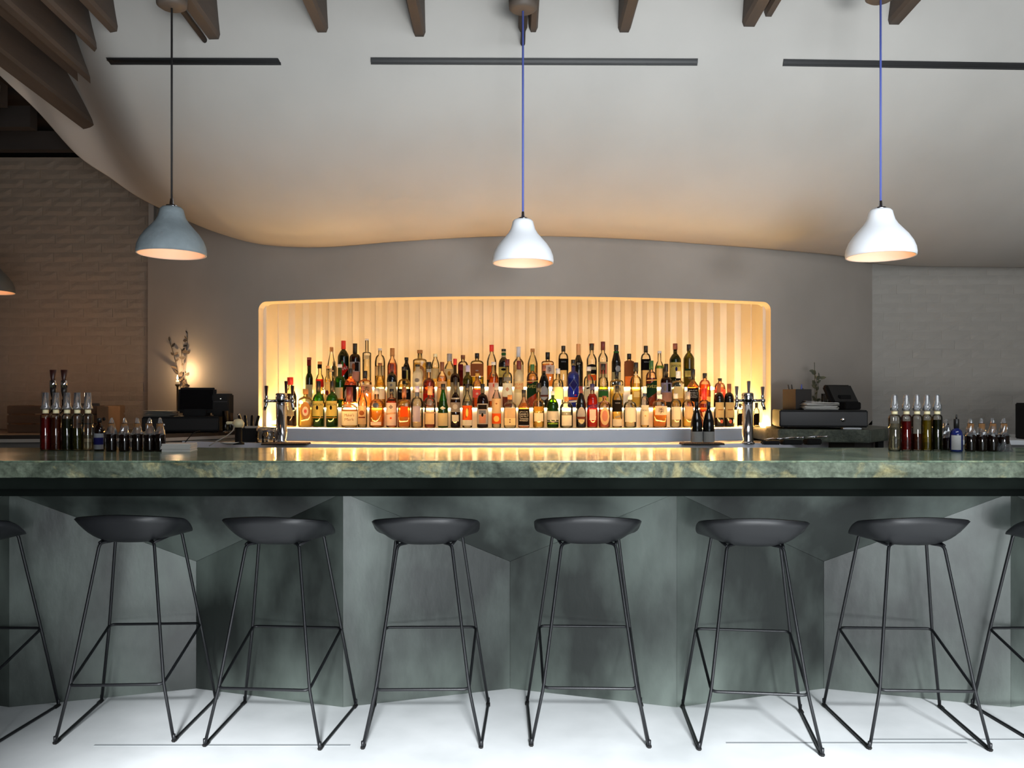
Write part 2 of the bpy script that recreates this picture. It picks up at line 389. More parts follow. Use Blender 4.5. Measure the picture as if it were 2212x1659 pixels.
# street front behind the camera: glazed opening
for nm, b in (('wall_front', (-4.6, -1.0, 0, 4.6)), ('wall_front', (3.9, 4.6, 0, 4.6)), ('wall_front', (-1.0, 3.9, 3.1, 4.6))):
    st(box(nm, b[0], b[1], -2.7, -2.5, b[2], b[3], M_side))
wf = st(box('window_1', -1.0, 3.9, -2.63, -2.57, 0, .05, M_black))
for x in (-1.0, .62, 2.25, 3.86): box('mullion', x, x+.05, -2.63, -2.57, 0, 3.2, M_black, wf)
box('transom', -1, 3.9, -2.63, -2.57, 2.3, 2.35, M_black, wf)

# ------------------------------------------------------------------ swooping plaster ceiling
EK = [(-3.6, 4.6, 3.62), (-3.36, 4.85, 3.5), (-3.22, 5.1, 3.315), (-3.137, 5.35, 3.185), (-2.98, 5.55, 2.953), (-2.8, 5.66, 2.82), (-2.62, 5.70, 2.695), (-2.27, 5.60, 2.525), (-2.0, 5.50, 2.41), (-1.7, 5.385, 2.315), (-1.4, 5.28, 2.272), (-1.1, 5.20, 2.262),
      (-.7, 5.13, 2.28), (0, 5.085, 2.305), (.7, 5.13, 2.297), (1.2, 5.235, 2.285), (1.8, 5.42, 2.277), (2.3, 5.63, 2.272), (2.56, 5.78, 2.25), (2.9, 5.84, 2.238), (3.6, 5.84, 2.23), (4.6, 5.84, 2.22)]
PC = [(0, 0), (-.1, .006), (-.22, .03), (-.36, .085), (-.52, .19), (-.68, .34), (-.82, .52), (-.93, .72), (-1.0, .93), (-1.05, 1.2), (-1.09, 1.6), (-1.11, 2.2)]
PL = [(0, 0), (-.05, .035), (-.11, .08), (-.2, .15), (-.3, .23), (-.42, .33), (-.55, .42), (-.72, .52), (-.9, .65), (-1.1, .83), (-1.3, 1.1), (-1.55, 1.8)]
def cr(vals, t):
    n = len(vals)-1; t = max(0, min(n-1e-6, t)); i = int(t); f = t-i
    a, b = vals[max(i-1, 0)], vals[i]; c, d = vals[i+1], vals[min(i+2, n)]
    return tuple(.5*((2*b[k])+(-a[k]+c[k])*f+(2*a[k]-5*b[k]+4*c[k]-d[k])*f*f+(-a[k]+3*b[k]-3*c[k]+d[k])*f**3) for k in range(len(a)))
def ceil_pt(s, v):
    X, Y, z = cr(EK, s); w_ = max(0, min(1, (-2.05-X)/.75)); w_ = w_*w_*(3-2*w_)
    a = cr(PC, v); b = cr(PL, v)
    sy = (Y-3.98)/1.11
    ay, az = a[0]*sy, a[1]*(4.5-z)/2.2
    return Vector((X, Y+ay*(1-w_)+b[0]*w_, z+az*(1-w_)+b[1]*w_))
def s_of_x(x):
    lo, hi = 0, len(EK)-1
    for _ in range(40):
        m_ = (lo+hi)/2
        if cr(EK, m_)[0] < x: lo = m_
        else: hi = m_
    return lo
vs = []; fs = []; NS, NV = 110, 44
for i in range(NS+1):
    for j in range(NV+1): vs.append(ceil_pt((len(EK)-1)*i/NS, (len(PC)-1)*j/NV))
for i in range(NS):
    for j in range(NV): a = i*(NV+1)+j; fs.append((a, a+NV+1, a+NV+2, a+1))
ceiling = st(mesh_obj('ceiling', vs, fs, M_ceil, None, True))
so = ceiling.modifiers.new('s', 'SOLIDIFY'); so.thickness = .03; so.offset = -1
# linear air slots let into the plaster
def v_at_y(s, y):
    lo, hi = 0, 11
    for _ in range(40):
        m_ = (lo+hi)/2; q = ceil_pt(s, m_)
        if HZ-(q.z-CH)*F/q.y > y: lo = m_
        else: hi = m_
    return lo
def slot(x0, x1, za, zb, lab, sk=0):
    t = thing('air_slot', lab, 'vent', (0, 0, 0), 0, 'linear air slots in the plaster ceiling')
    for nm, inset, col, grow in (('slot_frame', .004, mat('slot_black', (20, 20, 21), .6), 0), ('slot_blade', .007, mat('slot_blade', (9, 9, 10), .5), .3)):
        n = 24; vs = []; fs = []
        for i in range(n+1):
            x = x0+(x1-x0)*i/n; s = s_of_x(x)
            for z in (1-grow, grow):
                p = ceil_pt(s, v_at_y(s, za+(zb-za)*i/n+15*z)); vs.append((p.x+(sk if z < .5 else 0), p.y-inset, p.z-inset*.6))
            for z in (1-grow, grow):
                p = ceil_pt(s, v_at_y(s, za+(zb-za)*i/n+15*z)); vs.append((p.x, p.y+.02, p.z))
        for i in range(n):
            a = 4*i; fs += [(a, a+4, a+5, a+1), (a+2, a+6, a+4, a), (a+1, a+5, a+7, a+3)]
        fs += [(0, 1, 3, 2), (4*n, 4*n+2, 4*n+3, 4*n+1)]
        mesh_obj(nm, vs, fs, col, t)
slot(-2.13, -1.19, 124, 125, 'shortest black linear air slot, above the grey pendant lamp', -.015)
slot(-.725, .955, 123.5, 126, 'long black linear air slot crossed by the middle pendant cord')
slot(1.40, 3.4, 127, 140, 'black linear air slot crossed by the cord of the lamp nearest the register')

# ------------------------------------------------------------------ roof beams and deck
SL = .065
def zb(y): return 3.15+(4.05-y)*SL
def beam(x, wid, yend, dep=.24, zoff=0, ch=.02):
    bm = bmesh.new(); y0 = -2.5
    sec = [(-wid/2, ch), (-wid/2+ch*.5, 0), (wid/2-ch*.5, 0), (wid/2, ch), (wid/2, dep), (-wid/2, dep)]
    a = [bm.verts.new((x+u, y0, zb(y0)+v+zoff)) for u, v in sec]; b = [bm.verts.new((x+u, yend, zb(yend)+v+zoff)) for u, v in sec]
    n = len(sec); bm.faces.new(a); bm.faces.new(b[::-1])
    for i in range(n): bm.faces.new((a[i], b[i], b[(i+1) % n], a[(i+1) % n]))
    return st(bm_obj('ceiling_beam', bm, M_wood))
for (x, wd, ye, dz) in ((-.965, .065, 4.35, 0), (-.47, .062, 4.3, -.02), (.055, .045, 4.3, 0), (.108, .045, 4.3, 0), (.57, .065, 4.3, 0), (1.205, .075, 4.35, .03), (1.30, .05, 4.35, .075), (1.95, .07, 4.4, .05),
                     (-1.525, .07, 4.4, -.02), (-2.06, .06, 4.5, .04), (-2.22, .05, 4.6, .01), (-2.42, .06, 4.8, .0)):
    beam(x, wd, ye, .26, dz)
beam(-2.78, .125, 5.45, .36, .0); beam(-2.60, .1, 5.2, .3, .12); beam(-3.6, .12, 5.6, .3, .06)
tube('conduit', [(.055, 4.12, 3.09), (.055, 3.2, 3.15), (.055, -2, 3.5)], .012, M_wood2, None); bpy.data.objects['conduit']['kind'] = 'structure'
c2 = tube('conduit', [(-1.575, 4.2, 3.12), (-1.575, 3.2, 3.185), (-1.575, -2, 3.52)], .014, M_wood2, None); c2['kind'] = 'structure'
deck = bpy.data.objects.new('ceiling_deck', None); COL.objects.link(deck); deck['kind'] = 'structure'
for i in range(40):
    x = -4.6+.23*i
    bm = bmesh.new(); y0, y1 = -2.6, 4.1 if x > -2.3 else 6.85
    vs_ = [bm.verts.new(p) for p in ((x, y0, zb(y0)+.26), (x+.23, y0, zb(y0)+.26), (x+.23, y1, zb(y1)+.26+(0 if y1 < 5 else .04)), (x, y1, zb(y1)+.26+(0 if y1 < 5 else .04)))]
    vt = [bm.verts.new(v.co+Vector((0, 0, .03))) for v in vs_]
    bm.faces.new(vs_); bm.faces.new(vt[::-1])
    for k in range(4): bm.faces.new((vs_[k], vs_[(k+1) % 4], vt[(k+1) % 4], vt[k]))
    bm_obj('plank', bm, M_wood2, deck)
st(box('roof', -4.8, 4.8, -2.7, 7.05, 4.0, 4.1, M_wood2))
for (y, z, h) in ((5.76, 3.045, .13), (5.42, 3.09, .14), (5.1, 3.13, .14), (4.7, 3.17, .14)):
    st(box('ceiling_beam', -4.6, -3.03 if y > 5.5 else -3.2, y-.04, y+.04, z, z+h, M_wood2))

# ------------------------------------------------------------------ pendant lamps
SH = [(.021, .205), (.040, .203), (.048, .195), (.052, .178), (.058, .158), (.070, .138), (.090, .115), (.112, .09), (.130, .062), (.1405, .035), (.1435, .014), (.142, 0)]
def pendant(x, y, zr, lab, shade_m, cord_m, ztop, k=1.0, group='pendant lamps over the bar'):
    t = thing('pendant_lamp', lab, 'lamp', (x, y, zr), 0, group)
    outer = [(r*k, z*k) for r, z in SH]; inner = [((r-.006)*k, (z-.006)*k if z > .01 else z) for r, z in SH[1:]]
    s = lathe('lamp_shade', outer+inner[::-1], shade_m, t, 48)
    # outer runs top to rim, inner rim back to the top
    bpy.data.meshes.remove(s.data)
    vsx = []; fsx = []; seg = 48; prof = outer+inner[::-1]
    for (r, z) in prof:
        for j in range(seg): a = 2*math.pi*j/seg; vsx.append((r*math.cos(a), r*math.sin(a), z))
    for i in range(len(prof)-1):
        for j in range(seg): fsx.append((i*seg+j, i*seg+(j+1) % seg, (i+1)*seg+(j+1) % seg, (i+1)*seg+j))
    s = mesh_obj('lamp_shade', vsx, fsx, shade_m, t, True)
    s.data.materials.append(mat('shade_inside', (232, 214, 196), .6))
    for p in s.data.polygons:
        if p.vertices[0]//seg >= len(outer)-1: p.material_index = 1
    lathe('collar', [(.022*k, .2*k), (.024*k, .212*k), (.01, .216*k), (.007, .24*k), (.004, .243*k)], M_chrome, t, 16)
    lathe('lamp_socket', [(.018, .11), (.02, .14), (.02, .19), (0, .195)], M_white, t, 14)
    lathe('bulb', [(0, .035), (.016, .04), (.027, .055), (.03, .072), (.024, .09), (.014, .112), (0, .114)], emat('bulb_warm', (255, 170, 96), 7), t, 16)
    tube('cord', [(0, 0, .235*k), (0, 0, ztop-zr-.02)], .0048, cord_m, t, 8)
    lathe('ceiling_canopy', [(.0, ztop-zr-.03), (.05, ztop-zr-.028), (.064, ztop-zr-.018), (.066, ztop-zr+.02), (.02, ztop-zr+.03), (.02, ztop-zr+.18), (0, ztop-zr+.18)], mat('canopy_wood', (86, 76, 68), .6), t, 24)
    return t
M_conc = mat('grey_concrete_shade', (128, 138, 142), .8, var=.12, scale=14, bump=.2, bscale=60)
M_shade = mat('white_shade', (238, 240, 244), .45)
M_cordb = mat('black_cord', (24, 22, 22), .7); M_cordl = mat('blue_cord', (84, 98, 176), .7)
pendant(-1.512, 3.6, 1.926, 'grey concrete pendant lamp on a black cord above the syrup bottles', M_conc, M_cordb, 3.05, 1.03)
pendant(.05, 3.7, 1.903, 'bright white pendant lamp hanging before the middle of the lit bottle niche', M_shade, M_cordl, 3.085, .98)
pendant(1.638, 3.6, 1.916, 'bright white pendant lamp on a blue cord near the register by the grey brick wall', M_shade, M_cordl, 3.085, 1.03)
pendant(-3.09, 4.77, 1.912, 'dark pendant lamp cut by the picture edge in front of the brick wall', mat('dark_shade', (80, 76, 70), .7), M_cordb, 3.12, 1.0)
light('lamp_glow', 'POINT', (-3.25, 5.2, 1.62), (0, 0, 0), 3.2, (1, .55, .27), shadow_soft_size=.03)

# ------------------------------------------------------------------ the bar
bar = thing('bar_counter', 'long green marble bar with faceted dark green plaster front', 'bar counter', (0, 3.5, 0))
bar_o = Vector((0, -3.5, 0))
def shift(o): o.location = bar_o; return o
bm = bmesh.new(); add_box(bm, -3.7, 3.7, 3.126, 3.96, .986, 1.046, .004); top = shift(bm_obj('marble_top', bm, M_stone, bar))
# rough front edge strip, slightly broken
n = 260; vs = []; fs = []
for i in range(n+1):
    x = -3.7+7.4*i/n
    for j in range(6):
        z = 1.040-.058*j/5; vs.append((x, 3.113-(.003 if j in (1, 2, 3) else 0)+R.uniform(-.0022, .0022)*(j > 0)+(0, 0, 0, .001, .003, .004)[j], z+R.uniform(-.001, .001)))
for i in range(n):
    for j in range(5): a = i*6+j; fs.append((a, a+6, a+7, a+1))
shift(mesh_obj('marble_edge', vs, fs, M_stone_edge, bar))
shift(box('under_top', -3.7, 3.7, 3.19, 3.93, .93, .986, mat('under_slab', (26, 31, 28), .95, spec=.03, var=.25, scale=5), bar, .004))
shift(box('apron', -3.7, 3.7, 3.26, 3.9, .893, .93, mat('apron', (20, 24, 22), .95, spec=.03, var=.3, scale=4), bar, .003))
PX = [-.704+1.391*k for k in range(-2, 4)]; VX = [-.704-.697+1.391*k for k in range(-2, 5)]
ZP, ZV, YP, YV = .893, .564, 3.375, 3.592
for i in range(len(PX)-1):
    a, b, v = PX[i], PX[i+1], (PX[i]+PX[i+1])/2
    for nm, q in (('front_panel', [(a, YP, 0), (v, YV, 0), (v, YV, ZV), (a, YP, ZP)]), ('front_panel', [(v, YV, 0), (b, YP, 0), (b, YP, ZP), (v, YV, ZV)]), ('upper_panel', [(a, YP, ZP), (v, YV, ZV), (b, YP, ZP)])):
        q = [Vector(p) for p in q]; nrm = (q[1]-q[0]).cross(q[2]-q[0]).normalized()
        if nrm.y > 0: nrm = -nrm
        c = sum(q, Vector())/len(q); g = .0008
        f_ = [p+(c-p).normalized()*g for p in q]; bk = [p-nrm*.025 for p in q]; n_ = len(q)
        fcs = [tuple(range(n_)), tuple(range(2*n_-1, n_-1, -1))]+[(k, (k+1) % n_, (k+1) % n_+n_, k+n_) for k in range(n_)]
        bmx = bmesh.new(); vv = [bmx.verts.new(p) for p in f_+bk]
        for ff in fcs: bmx.faces.new([vv[k] for k in ff])
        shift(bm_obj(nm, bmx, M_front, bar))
shift(box('inner_panel', -3.7, 3.7, 3.75, 3.82, 0, .95, M_blackp, bar))

# ------------------------------------------------------------------ stools
M_shell = mat('black_shell', (22, 23, 26), .42, spec=.45)
def stool_parts(t):
    nu, nr = 48, 14; vs = []; fs = []
    def P(ph, u):
        # ph: 0 = right, 90 = back (towards the room, -y)
        c, s = math.cos(ph), math.sin(ph); back = max(0, s)
        rx = .203; ry = .185 if s > 0 else .165
        p = 3.0 if s > 0 else 2.3; q = (abs(c)**p+abs(s)**p)**(-1/p)
        x = rx*q*c*u; y = -ry*q*s*u
        f = max(0, min(1, (s+.75)/1.1)); f = f*f*(3-2*f)
        rim = .030+.090*f-.012*abs(c)**1.5
        zz = .730+rim*max(0, (u-.1)/.9)**2.9
        zz -= .17*(.185+y)*f*u**4
        if s < 0: zz -= .012*max(0, (u-.75)/.25)**2*abs(s)
        return (x, y, zz)
    for i in range(nu):
        ph = 2*math.pi*i/nu
        for j in range(1, nr+1): vs.append(P(ph, j/nr))
    vs.append((0, 0, .730)); c = len(vs)-1
    for i in range(nu):
        k = (i+1) % nu
        for j in range(nr-1): a = i*nr+j; b = k*nr+j; fs.append((a, a+1, b+1, b))
        fs.append((c, i*nr, k*nr))
    o = mesh_obj('seat', vs, fs, M_shell, t, True); sm = o.modifiers.new('s', 'SOLIDIFY'); sm.thickness = .008; sm.offset = 1
    r = .0062
    for sx in (-1, 1):
        nf, nr_, nt = (.217*sx, -.205, .006), (.172*sx, -.185, .215), (.103*sx, -.098, .730)
        ff, fr_, ft = (.238*sx, .218, .006), (.188*sx, .178, .337), (.132*sx, .112, .742)
        tube('leg', rounded([(.07*sx, -.06, .731), nt, nr_, nf], .02), r, M_black, t)
        tube('leg', rounded([(.07*sx, .08, .738), ft, fr_, ff], .02), r, M_black, t)
        tube('runner', rounded([(nf[0], nf[1], .03), nf, ff, (ff[0], ff[1], .03)], .025), r, M_black, t)
        tube('side_rail', [nt, ft], r*.95, M_black, t)
        for (p) in (nf, ff):
            d = .012 if p[1] < 0 else -.012
            bmx = bmesh.new(); add_box(bmx, p[0]-.008, p[0]+.008, p[1]+d-.018, p[1]+d+.018, 0, .012, .003); bm_obj('glide', bmx, M_blackp, t)
    A = [(-.172, -.192, .213), (.172, -.192, .213), (.188, .185, .337), (-.188, .185, .337)]
    def c_(i, j, f): return tuple(A[i][k]*(1-f)+A[j][k]*f for k in range(3))
    ring = []
    for i in range(4):
        p, q, n_ = A[i-1], A[i], A[(i+1) % 4]
        p0 = c_(i, i-1, .06); p1 = c_(i, (i+1) % 4, .06)
        for k in range(5): u = k/4; ring.append(tuple(p0[m]*(1-u)**2+q[m]*2*u*(1-u)+p1[m]*u*u for m in range(3)))
    tube('footrest', ring, r*.9, M_black, t, closed=True)
def mid(nx, ny, fx, fy):
    a = px(nx, ny, CH*F/(ny-HZ)); b = px(fx, fy, CH*F/(fy-HZ)); d = b-a
    return (a+b)/2, -math.atan2(d.x, d.y)
st_data = [(None, (-2.135, 3.17, -.01), 'black bar stool cut by the picture edge, beyond the grey pendant lamp'),
 ((247, 1606, 341, 1516), None, 'black shell bar stool below the wrapped dropper bottles'),
 ((563, 1620, 648, 1523), None, 'black bar stool whose seat is below the empty stretch of bar before the beer tower'),
 ((911, 1620, 932, 1524), None, 'black bar stool standing just before the middle pendant lamp, towards the grey lamp'),
 ((1276, 1620, 1261, 1519), None, 'black bar stool just past the middle pendant lamp, beside the tall bright facet edge'),
 ((1645, 1633, 1600, 1530), None, 'black bar stool slightly askew, in front of the streak of light on the bar'),
 ((2014, 1626, 1903, 1525), None, 'black bar stool below the row of coloured spray bottles'),
 (None, (2.165, 3.17, .02), 'black bar stool cut by the picture edge under the wrapped amber bottles')]
for i, (pp, pos, lab) in enumerate(st_data):
    if pp: c, rz = mid(*pp); loc = (c.x, c.y, 0)
    else: loc = (pos[0], pos[1], 0); rz = pos[2]
    if i == 0:
        proto = thing('bar_stool', lab, 'stool', loc, rz, 'black bar stools'); stool_parts(proto)
    else:
        o = proto.copy(); COL.objects.link(o); o.location = loc; o.rotation_euler = (0, 0, rz); o['label'] = lab
        for ch in proto.children:
            c_o = ch.copy(); COL.objects.link(c_o); c_o.parent = o

# ------------------------------------------------------------------ back bar worktops
bb = thing('back_counter', 'stainless steel back bar worktop with a bright front lip', 'counter', (0, 4.8, 0))
p_ = arcstrip('steel_top', -2.05, 2.05, -.50, -.02, .99, 1.018, M_steel, bb); p_.location = (0, -4.8, 0)
p_ = arcstrip('front_lip', -2.05, 2.05, -.515, -.50, .985, 1.021, mat('lip_glare_white', (236, 236, 244), .35, metal=0), bb); p_.location = (0, -4.8, 0)  # near-white non-metal colour stands in for the steel's bright reflection
p_ = arcstrip('cabinet_body', -1.8, 1.9, -.46, -.02, 0, .99, M_blackp, bb); p_.location = (0, -4.8, 0)
ls = thing('side_counter', 'dark wooden side counter with pale painted edge below the brick wall', 'counter', (-2.9, 5.2, 0))
LP = [(-3.9, 4.80), (-3.0, 4.86), (-2.15, 5.0), (-1.92, 5.30), (-1.84, 5.50), (-2.0, 5.53), (-2.64, 5.80), (-3.9, 5.84)]
def loc2(o, t): o.location = -Vector(t.location); return o
loc2(prism('wood_top', LP, 1.042, 1.066, mat('worktop_wood', (52, 42, 34), .5, var=.25, scale=5, stretch=(.3, 1, 1)), ls), ls)
def inset(P, d): c = Vector((sum(p[0] for p in P)/len(P), sum(p[1] for p in P)/len(P))); return [((p[0]-c.x)*(1-d)+c.x, (p[1]-c.y)*(1-d)+c.y) for p in P]
loc2(prism('pale_edge', [(p[0]+(.003 if i > 1 else 0), p[1]-.003) for i, p in enumerate(LP[:5])]+[(-1.95, 5.52), (-2.6, 5.78), (-3.9, 5.82)], 1.022, 1.042, mat('pale_edge', (176, 168, 158), .6), ls), ls)
loc2(prism('cabinet_body', inset(LP, .06), 0, 1.022, mat('cabinet_grey', (112, 106, 100), .7, var=.1), ls), ls)
rs = thing('stone_shelf', 'thick green stone slab carrying the register drawer', 'counter', (2.0, 5.1, 0))
RP = [(1.56, 4.98), (1.60, 4.86), (2.08, 4.70), (2.46, 5.15), (2.46, 5.70), (1.9, 5.46), (1.56, 5.34)]
loc2(prism('stone_slab', RP, 1.028, 1.102, M_stone2, rs, .006), rs)
loc2(prism('support', [(1.95, 4.95), (2.05, 4.85), (2.4, 5.25), (2.4, 5.6), (1.95, 5.4)], 0, 1.028, mat('support_grey', (96, 92, 88), .7), rs), rs)
loc2(box('post', 2.25, 2.285, 4.98, 5.02, 0, 1.028, M_blackp, rs), rs)
fr = thing('side_counter', 'pale edged counter beside the grey brick wall beyond the wrapped bottles', 'counter', (3.2, 5.3, 0))
loc2(prism('pale_top', [(2.7, 5.0), (4.4, 4.9), (4.4, 5.82), (2.7, 5.82)], 1.0, 1.028, M_white, fr, .003), fr)
loc2(prism('cabinet_body', [(2.73, 5.03), (4.4, 4.93), (4.4, 5.80), (2.73, 5.80)], 0, 1.0, mat('cabinet_grey2', (120, 118, 116), .7), fr), fr)
eq = thing('speaker_box', 'black box on the pale edged counter at the picture edge', 'speaker', (3.30, 5.1, 1.028))
box('housing', -.06, .16, -.08, .12, 0, .23, M_blackp, eq, .006); box('grille', -.05, .15, -.083, -.078, .02, .21, mat('grille', (36, 36, 38), .8), eq)
# ------------------------------------------------------------------ bottles
def paper(name, color, tr=.35):
    if name in MATS: return MATS[name]
    m = bpy.data.materials.new(name); m.use_nodes = True; n = m.node_tree.nodes; L = m.node_tree.links; n.clear(); c = lin(color)
    o = n.new('ShaderNodeOutputMaterial'); d = n.new('ShaderNodeBsdfDiffuse'); t = n.new('ShaderNodeBsdfTranslucent'); x = n.new('ShaderNodeMixShader')
    tc = n.new('ShaderNodeTexCoord'); ns_ = n.new('ShaderNodeTexNoise'); ns_.inputs['Scale'].default_value = 160; L.new(tc.outputs['Object'], ns_.inputs[0])
    hs = n.new('ShaderNodeMix'); hs.data_type = 'RGBA'; L.new(ns_.outputs[0], hs.inputs[0]); hs.inputs[6].default_value = tuple([v*.88 for v in c[:3]]+[1]); hs.inputs[7].default_value = c
    L.new(hs.outputs[2], d.inputs[0]); L.new(hs.outputs[2], t.inputs[0]); x.inputs[0].default_value = tr
    L.new(d.outputs[0], x.inputs[1]); L.new(t.outputs[0], x.inputs[2]); L.new(x.outputs[0], o.inputs[0]); MATS[name] = m; return m
COLS = {'white': (240, 238, 230), 'cream': (236, 222, 178), 'yellow': (248, 228, 132), 'gold': (196, 150, 62), 'beige': (214, 186, 152), 'black': (22, 20, 20), 'navy': (34, 34, 84),
        'red': (196, 40, 34), 'orange': (232, 96, 42), 'pink': (226, 120, 112), 'green': (46, 92, 48), 'dkgreen': (26, 48, 30), 'lilac': (176, 170, 204), 'grey': (150, 146, 146), 'brown': (124, 72, 44),
        'maroon': (96, 30, 34), 'blue': (60, 78, 160), 'silver': (196, 198, 204), 'cork': (168, 118, 70), 'tan': (188, 140, 96), 'copper': (122, 66, 52), 'rose': (214, 160, 140), 'apple': (150, 196, 70), 'steelblue': (110, 124, 150)}
def P_(c): return paper('paper_'+c, COLS[c], .1 if c in ('black', 'navy', 'maroon', 'brown', 'dkgreen', 'green') else .62)
def C_(c): return mat('cap_'+c, COLS[c], .4 if c != 'cork' else .85, var=.0 if c != 'cork' else .15, scale=80)
GL = {'clear': lambda: glass('clear_glass', (250, 248, 242), 0, 1, .74), 'pale': lambda: glass('pale_glass', (244, 240, 218), .06, 1, .7, (250, 240, 210)), 'frost': lambda: glass('frosted_glass', (246, 240, 222), .5, .6, .7, (250, 244, 226), .3),
      'green': lambda: glass('green_glass', (110, 190, 60), .15, 1, .35, (70, 150, 40)), 'dkgreen': lambda: glass('dark_green_glass', (66, 92, 34), .25, 1, .2, (40, 62, 20)), 'olive': lambda: glass('olive_glass', (158, 158, 70), .15, 1, .3, (130, 130, 50)),
      'brown': lambda: glass('brown_glass', (104, 56, 30), .35, 1, .15, (50, 26, 16)), 'black': lambda: mat('black_glass', (14, 12, 11), .12, coat=.3), 'blue': lambda: glass('blue_glass', (110, 130, 220), .35, 1, .4, (70, 90, 190)),
      'rose': lambda: glass('rose_glass', (252, 236, 220), .04, 1, .7, (250, 210, 180))}
LQ = {'water': lambda: glass('clear_spirit', (244, 240, 226), .05, .3, .8, (250, 244, 230)), 'gold': lambda: glass('gold_spirit', (252, 236, 172), .14, .3, .88, (248, 214, 124)), 'amber': lambda: glass('amber_spirit', (250, 204, 124), .2, .3, .82, (244, 180, 90)),
      'deep': lambda: glass('deep_amber_spirit', (206, 120, 56), .28, .3, .65, (184, 94, 40)), 'yellow': lambda: glass('yellow_liqueur', (238, 222, 96), .22, .3, .7, (222, 200, 60)), 'red': lambda: glass('red_aperitif', (236, 70, 34), .55, .3, .7, (232, 60, 30)),
      'ruby': lambda: glass('ruby_liqueur', (170, 26, 28), .4, .3, .5, (140, 18, 20)), 'orange': lambda: glass('orange_liqueur', (250, 176, 84), .22, .3, .8, (240, 140, 50)), 'green': lambda: glass('green_liqueur', (120, 180, 60), .3, .3, .6, (90, 150, 40)),
      'pink': lambda: glass('pink_spirit', (246, 190, 170), .2, .3, .7, (236, 150, 130)), 'blue': lambda: glass('blue_spirit', (110, 130, 226), .4, .3, .7, (80, 100, 210)), 'dark': lambda: mat('dark_liqueur', (30, 16, 12), .2)}
def surf(x, R_, k, dr, off):
    p = 2+5*k; return -dr*max(0, (R_+off)**p-min(abs(x), R_*.995)**p)**(1/p)
def label_patch(parent, R_, k, dr, z0, z1, wf, shape, m, off, xc=0):
    W = R_*wf; n = 14; vs = []; fs = []; rows = 3
    for i in range(n+1):
        u = -1+2*i/n; x = u*W
        lo, hi = z0, z1; c = (z0+z1)/2; h = (z1-z0)/2
        if shape == 'o': q = math.sqrt(max(0, 1-u*u)); lo, hi = c-h*q, c+h*q
        elif shape == 'd': q = 1-abs(u); lo, hi = c-h*q, c+h*q
        elif shape == 't': lo = z0+(z1-z0)*abs(u)
        elif shape == 's': lo, hi = z0+(z1-z0)*.35*(u+1)/2-.0, z1-(z1-z0)*.35*(1-(u+1)/2)
        elif shape == 'a': hi = c+h*(.35+.65*math.sqrt(max(0, 1-u*u)))
        for j in range(rows): z = lo+(hi-lo)*j/(rows-1); vs.append((xc+x, surf(xc+x, R_, k, dr, off), z))
    for i in range(n):
        for j in range(rows-1): a = i*rows+j; fs.append((a, a+rows, a+rows+1, a+1))
    return mesh_obj('label', vs, fs, m, parent, True)
def text_patch(parent, s, R_, k, dr, zc, wm, hm, m, off, xc=0, slope=0):
    vs, fs = text_mesh(s); out = []
    for (u, v, _) in [(a, b, 0) for a, b in vs]: x = xc+u*wm; out.append((x, surf(x, R_, k, dr, off), zc+v*hm+slope*u*wm))
    return mesh_obj('print', out, fs, m, parent)
NB = [0]
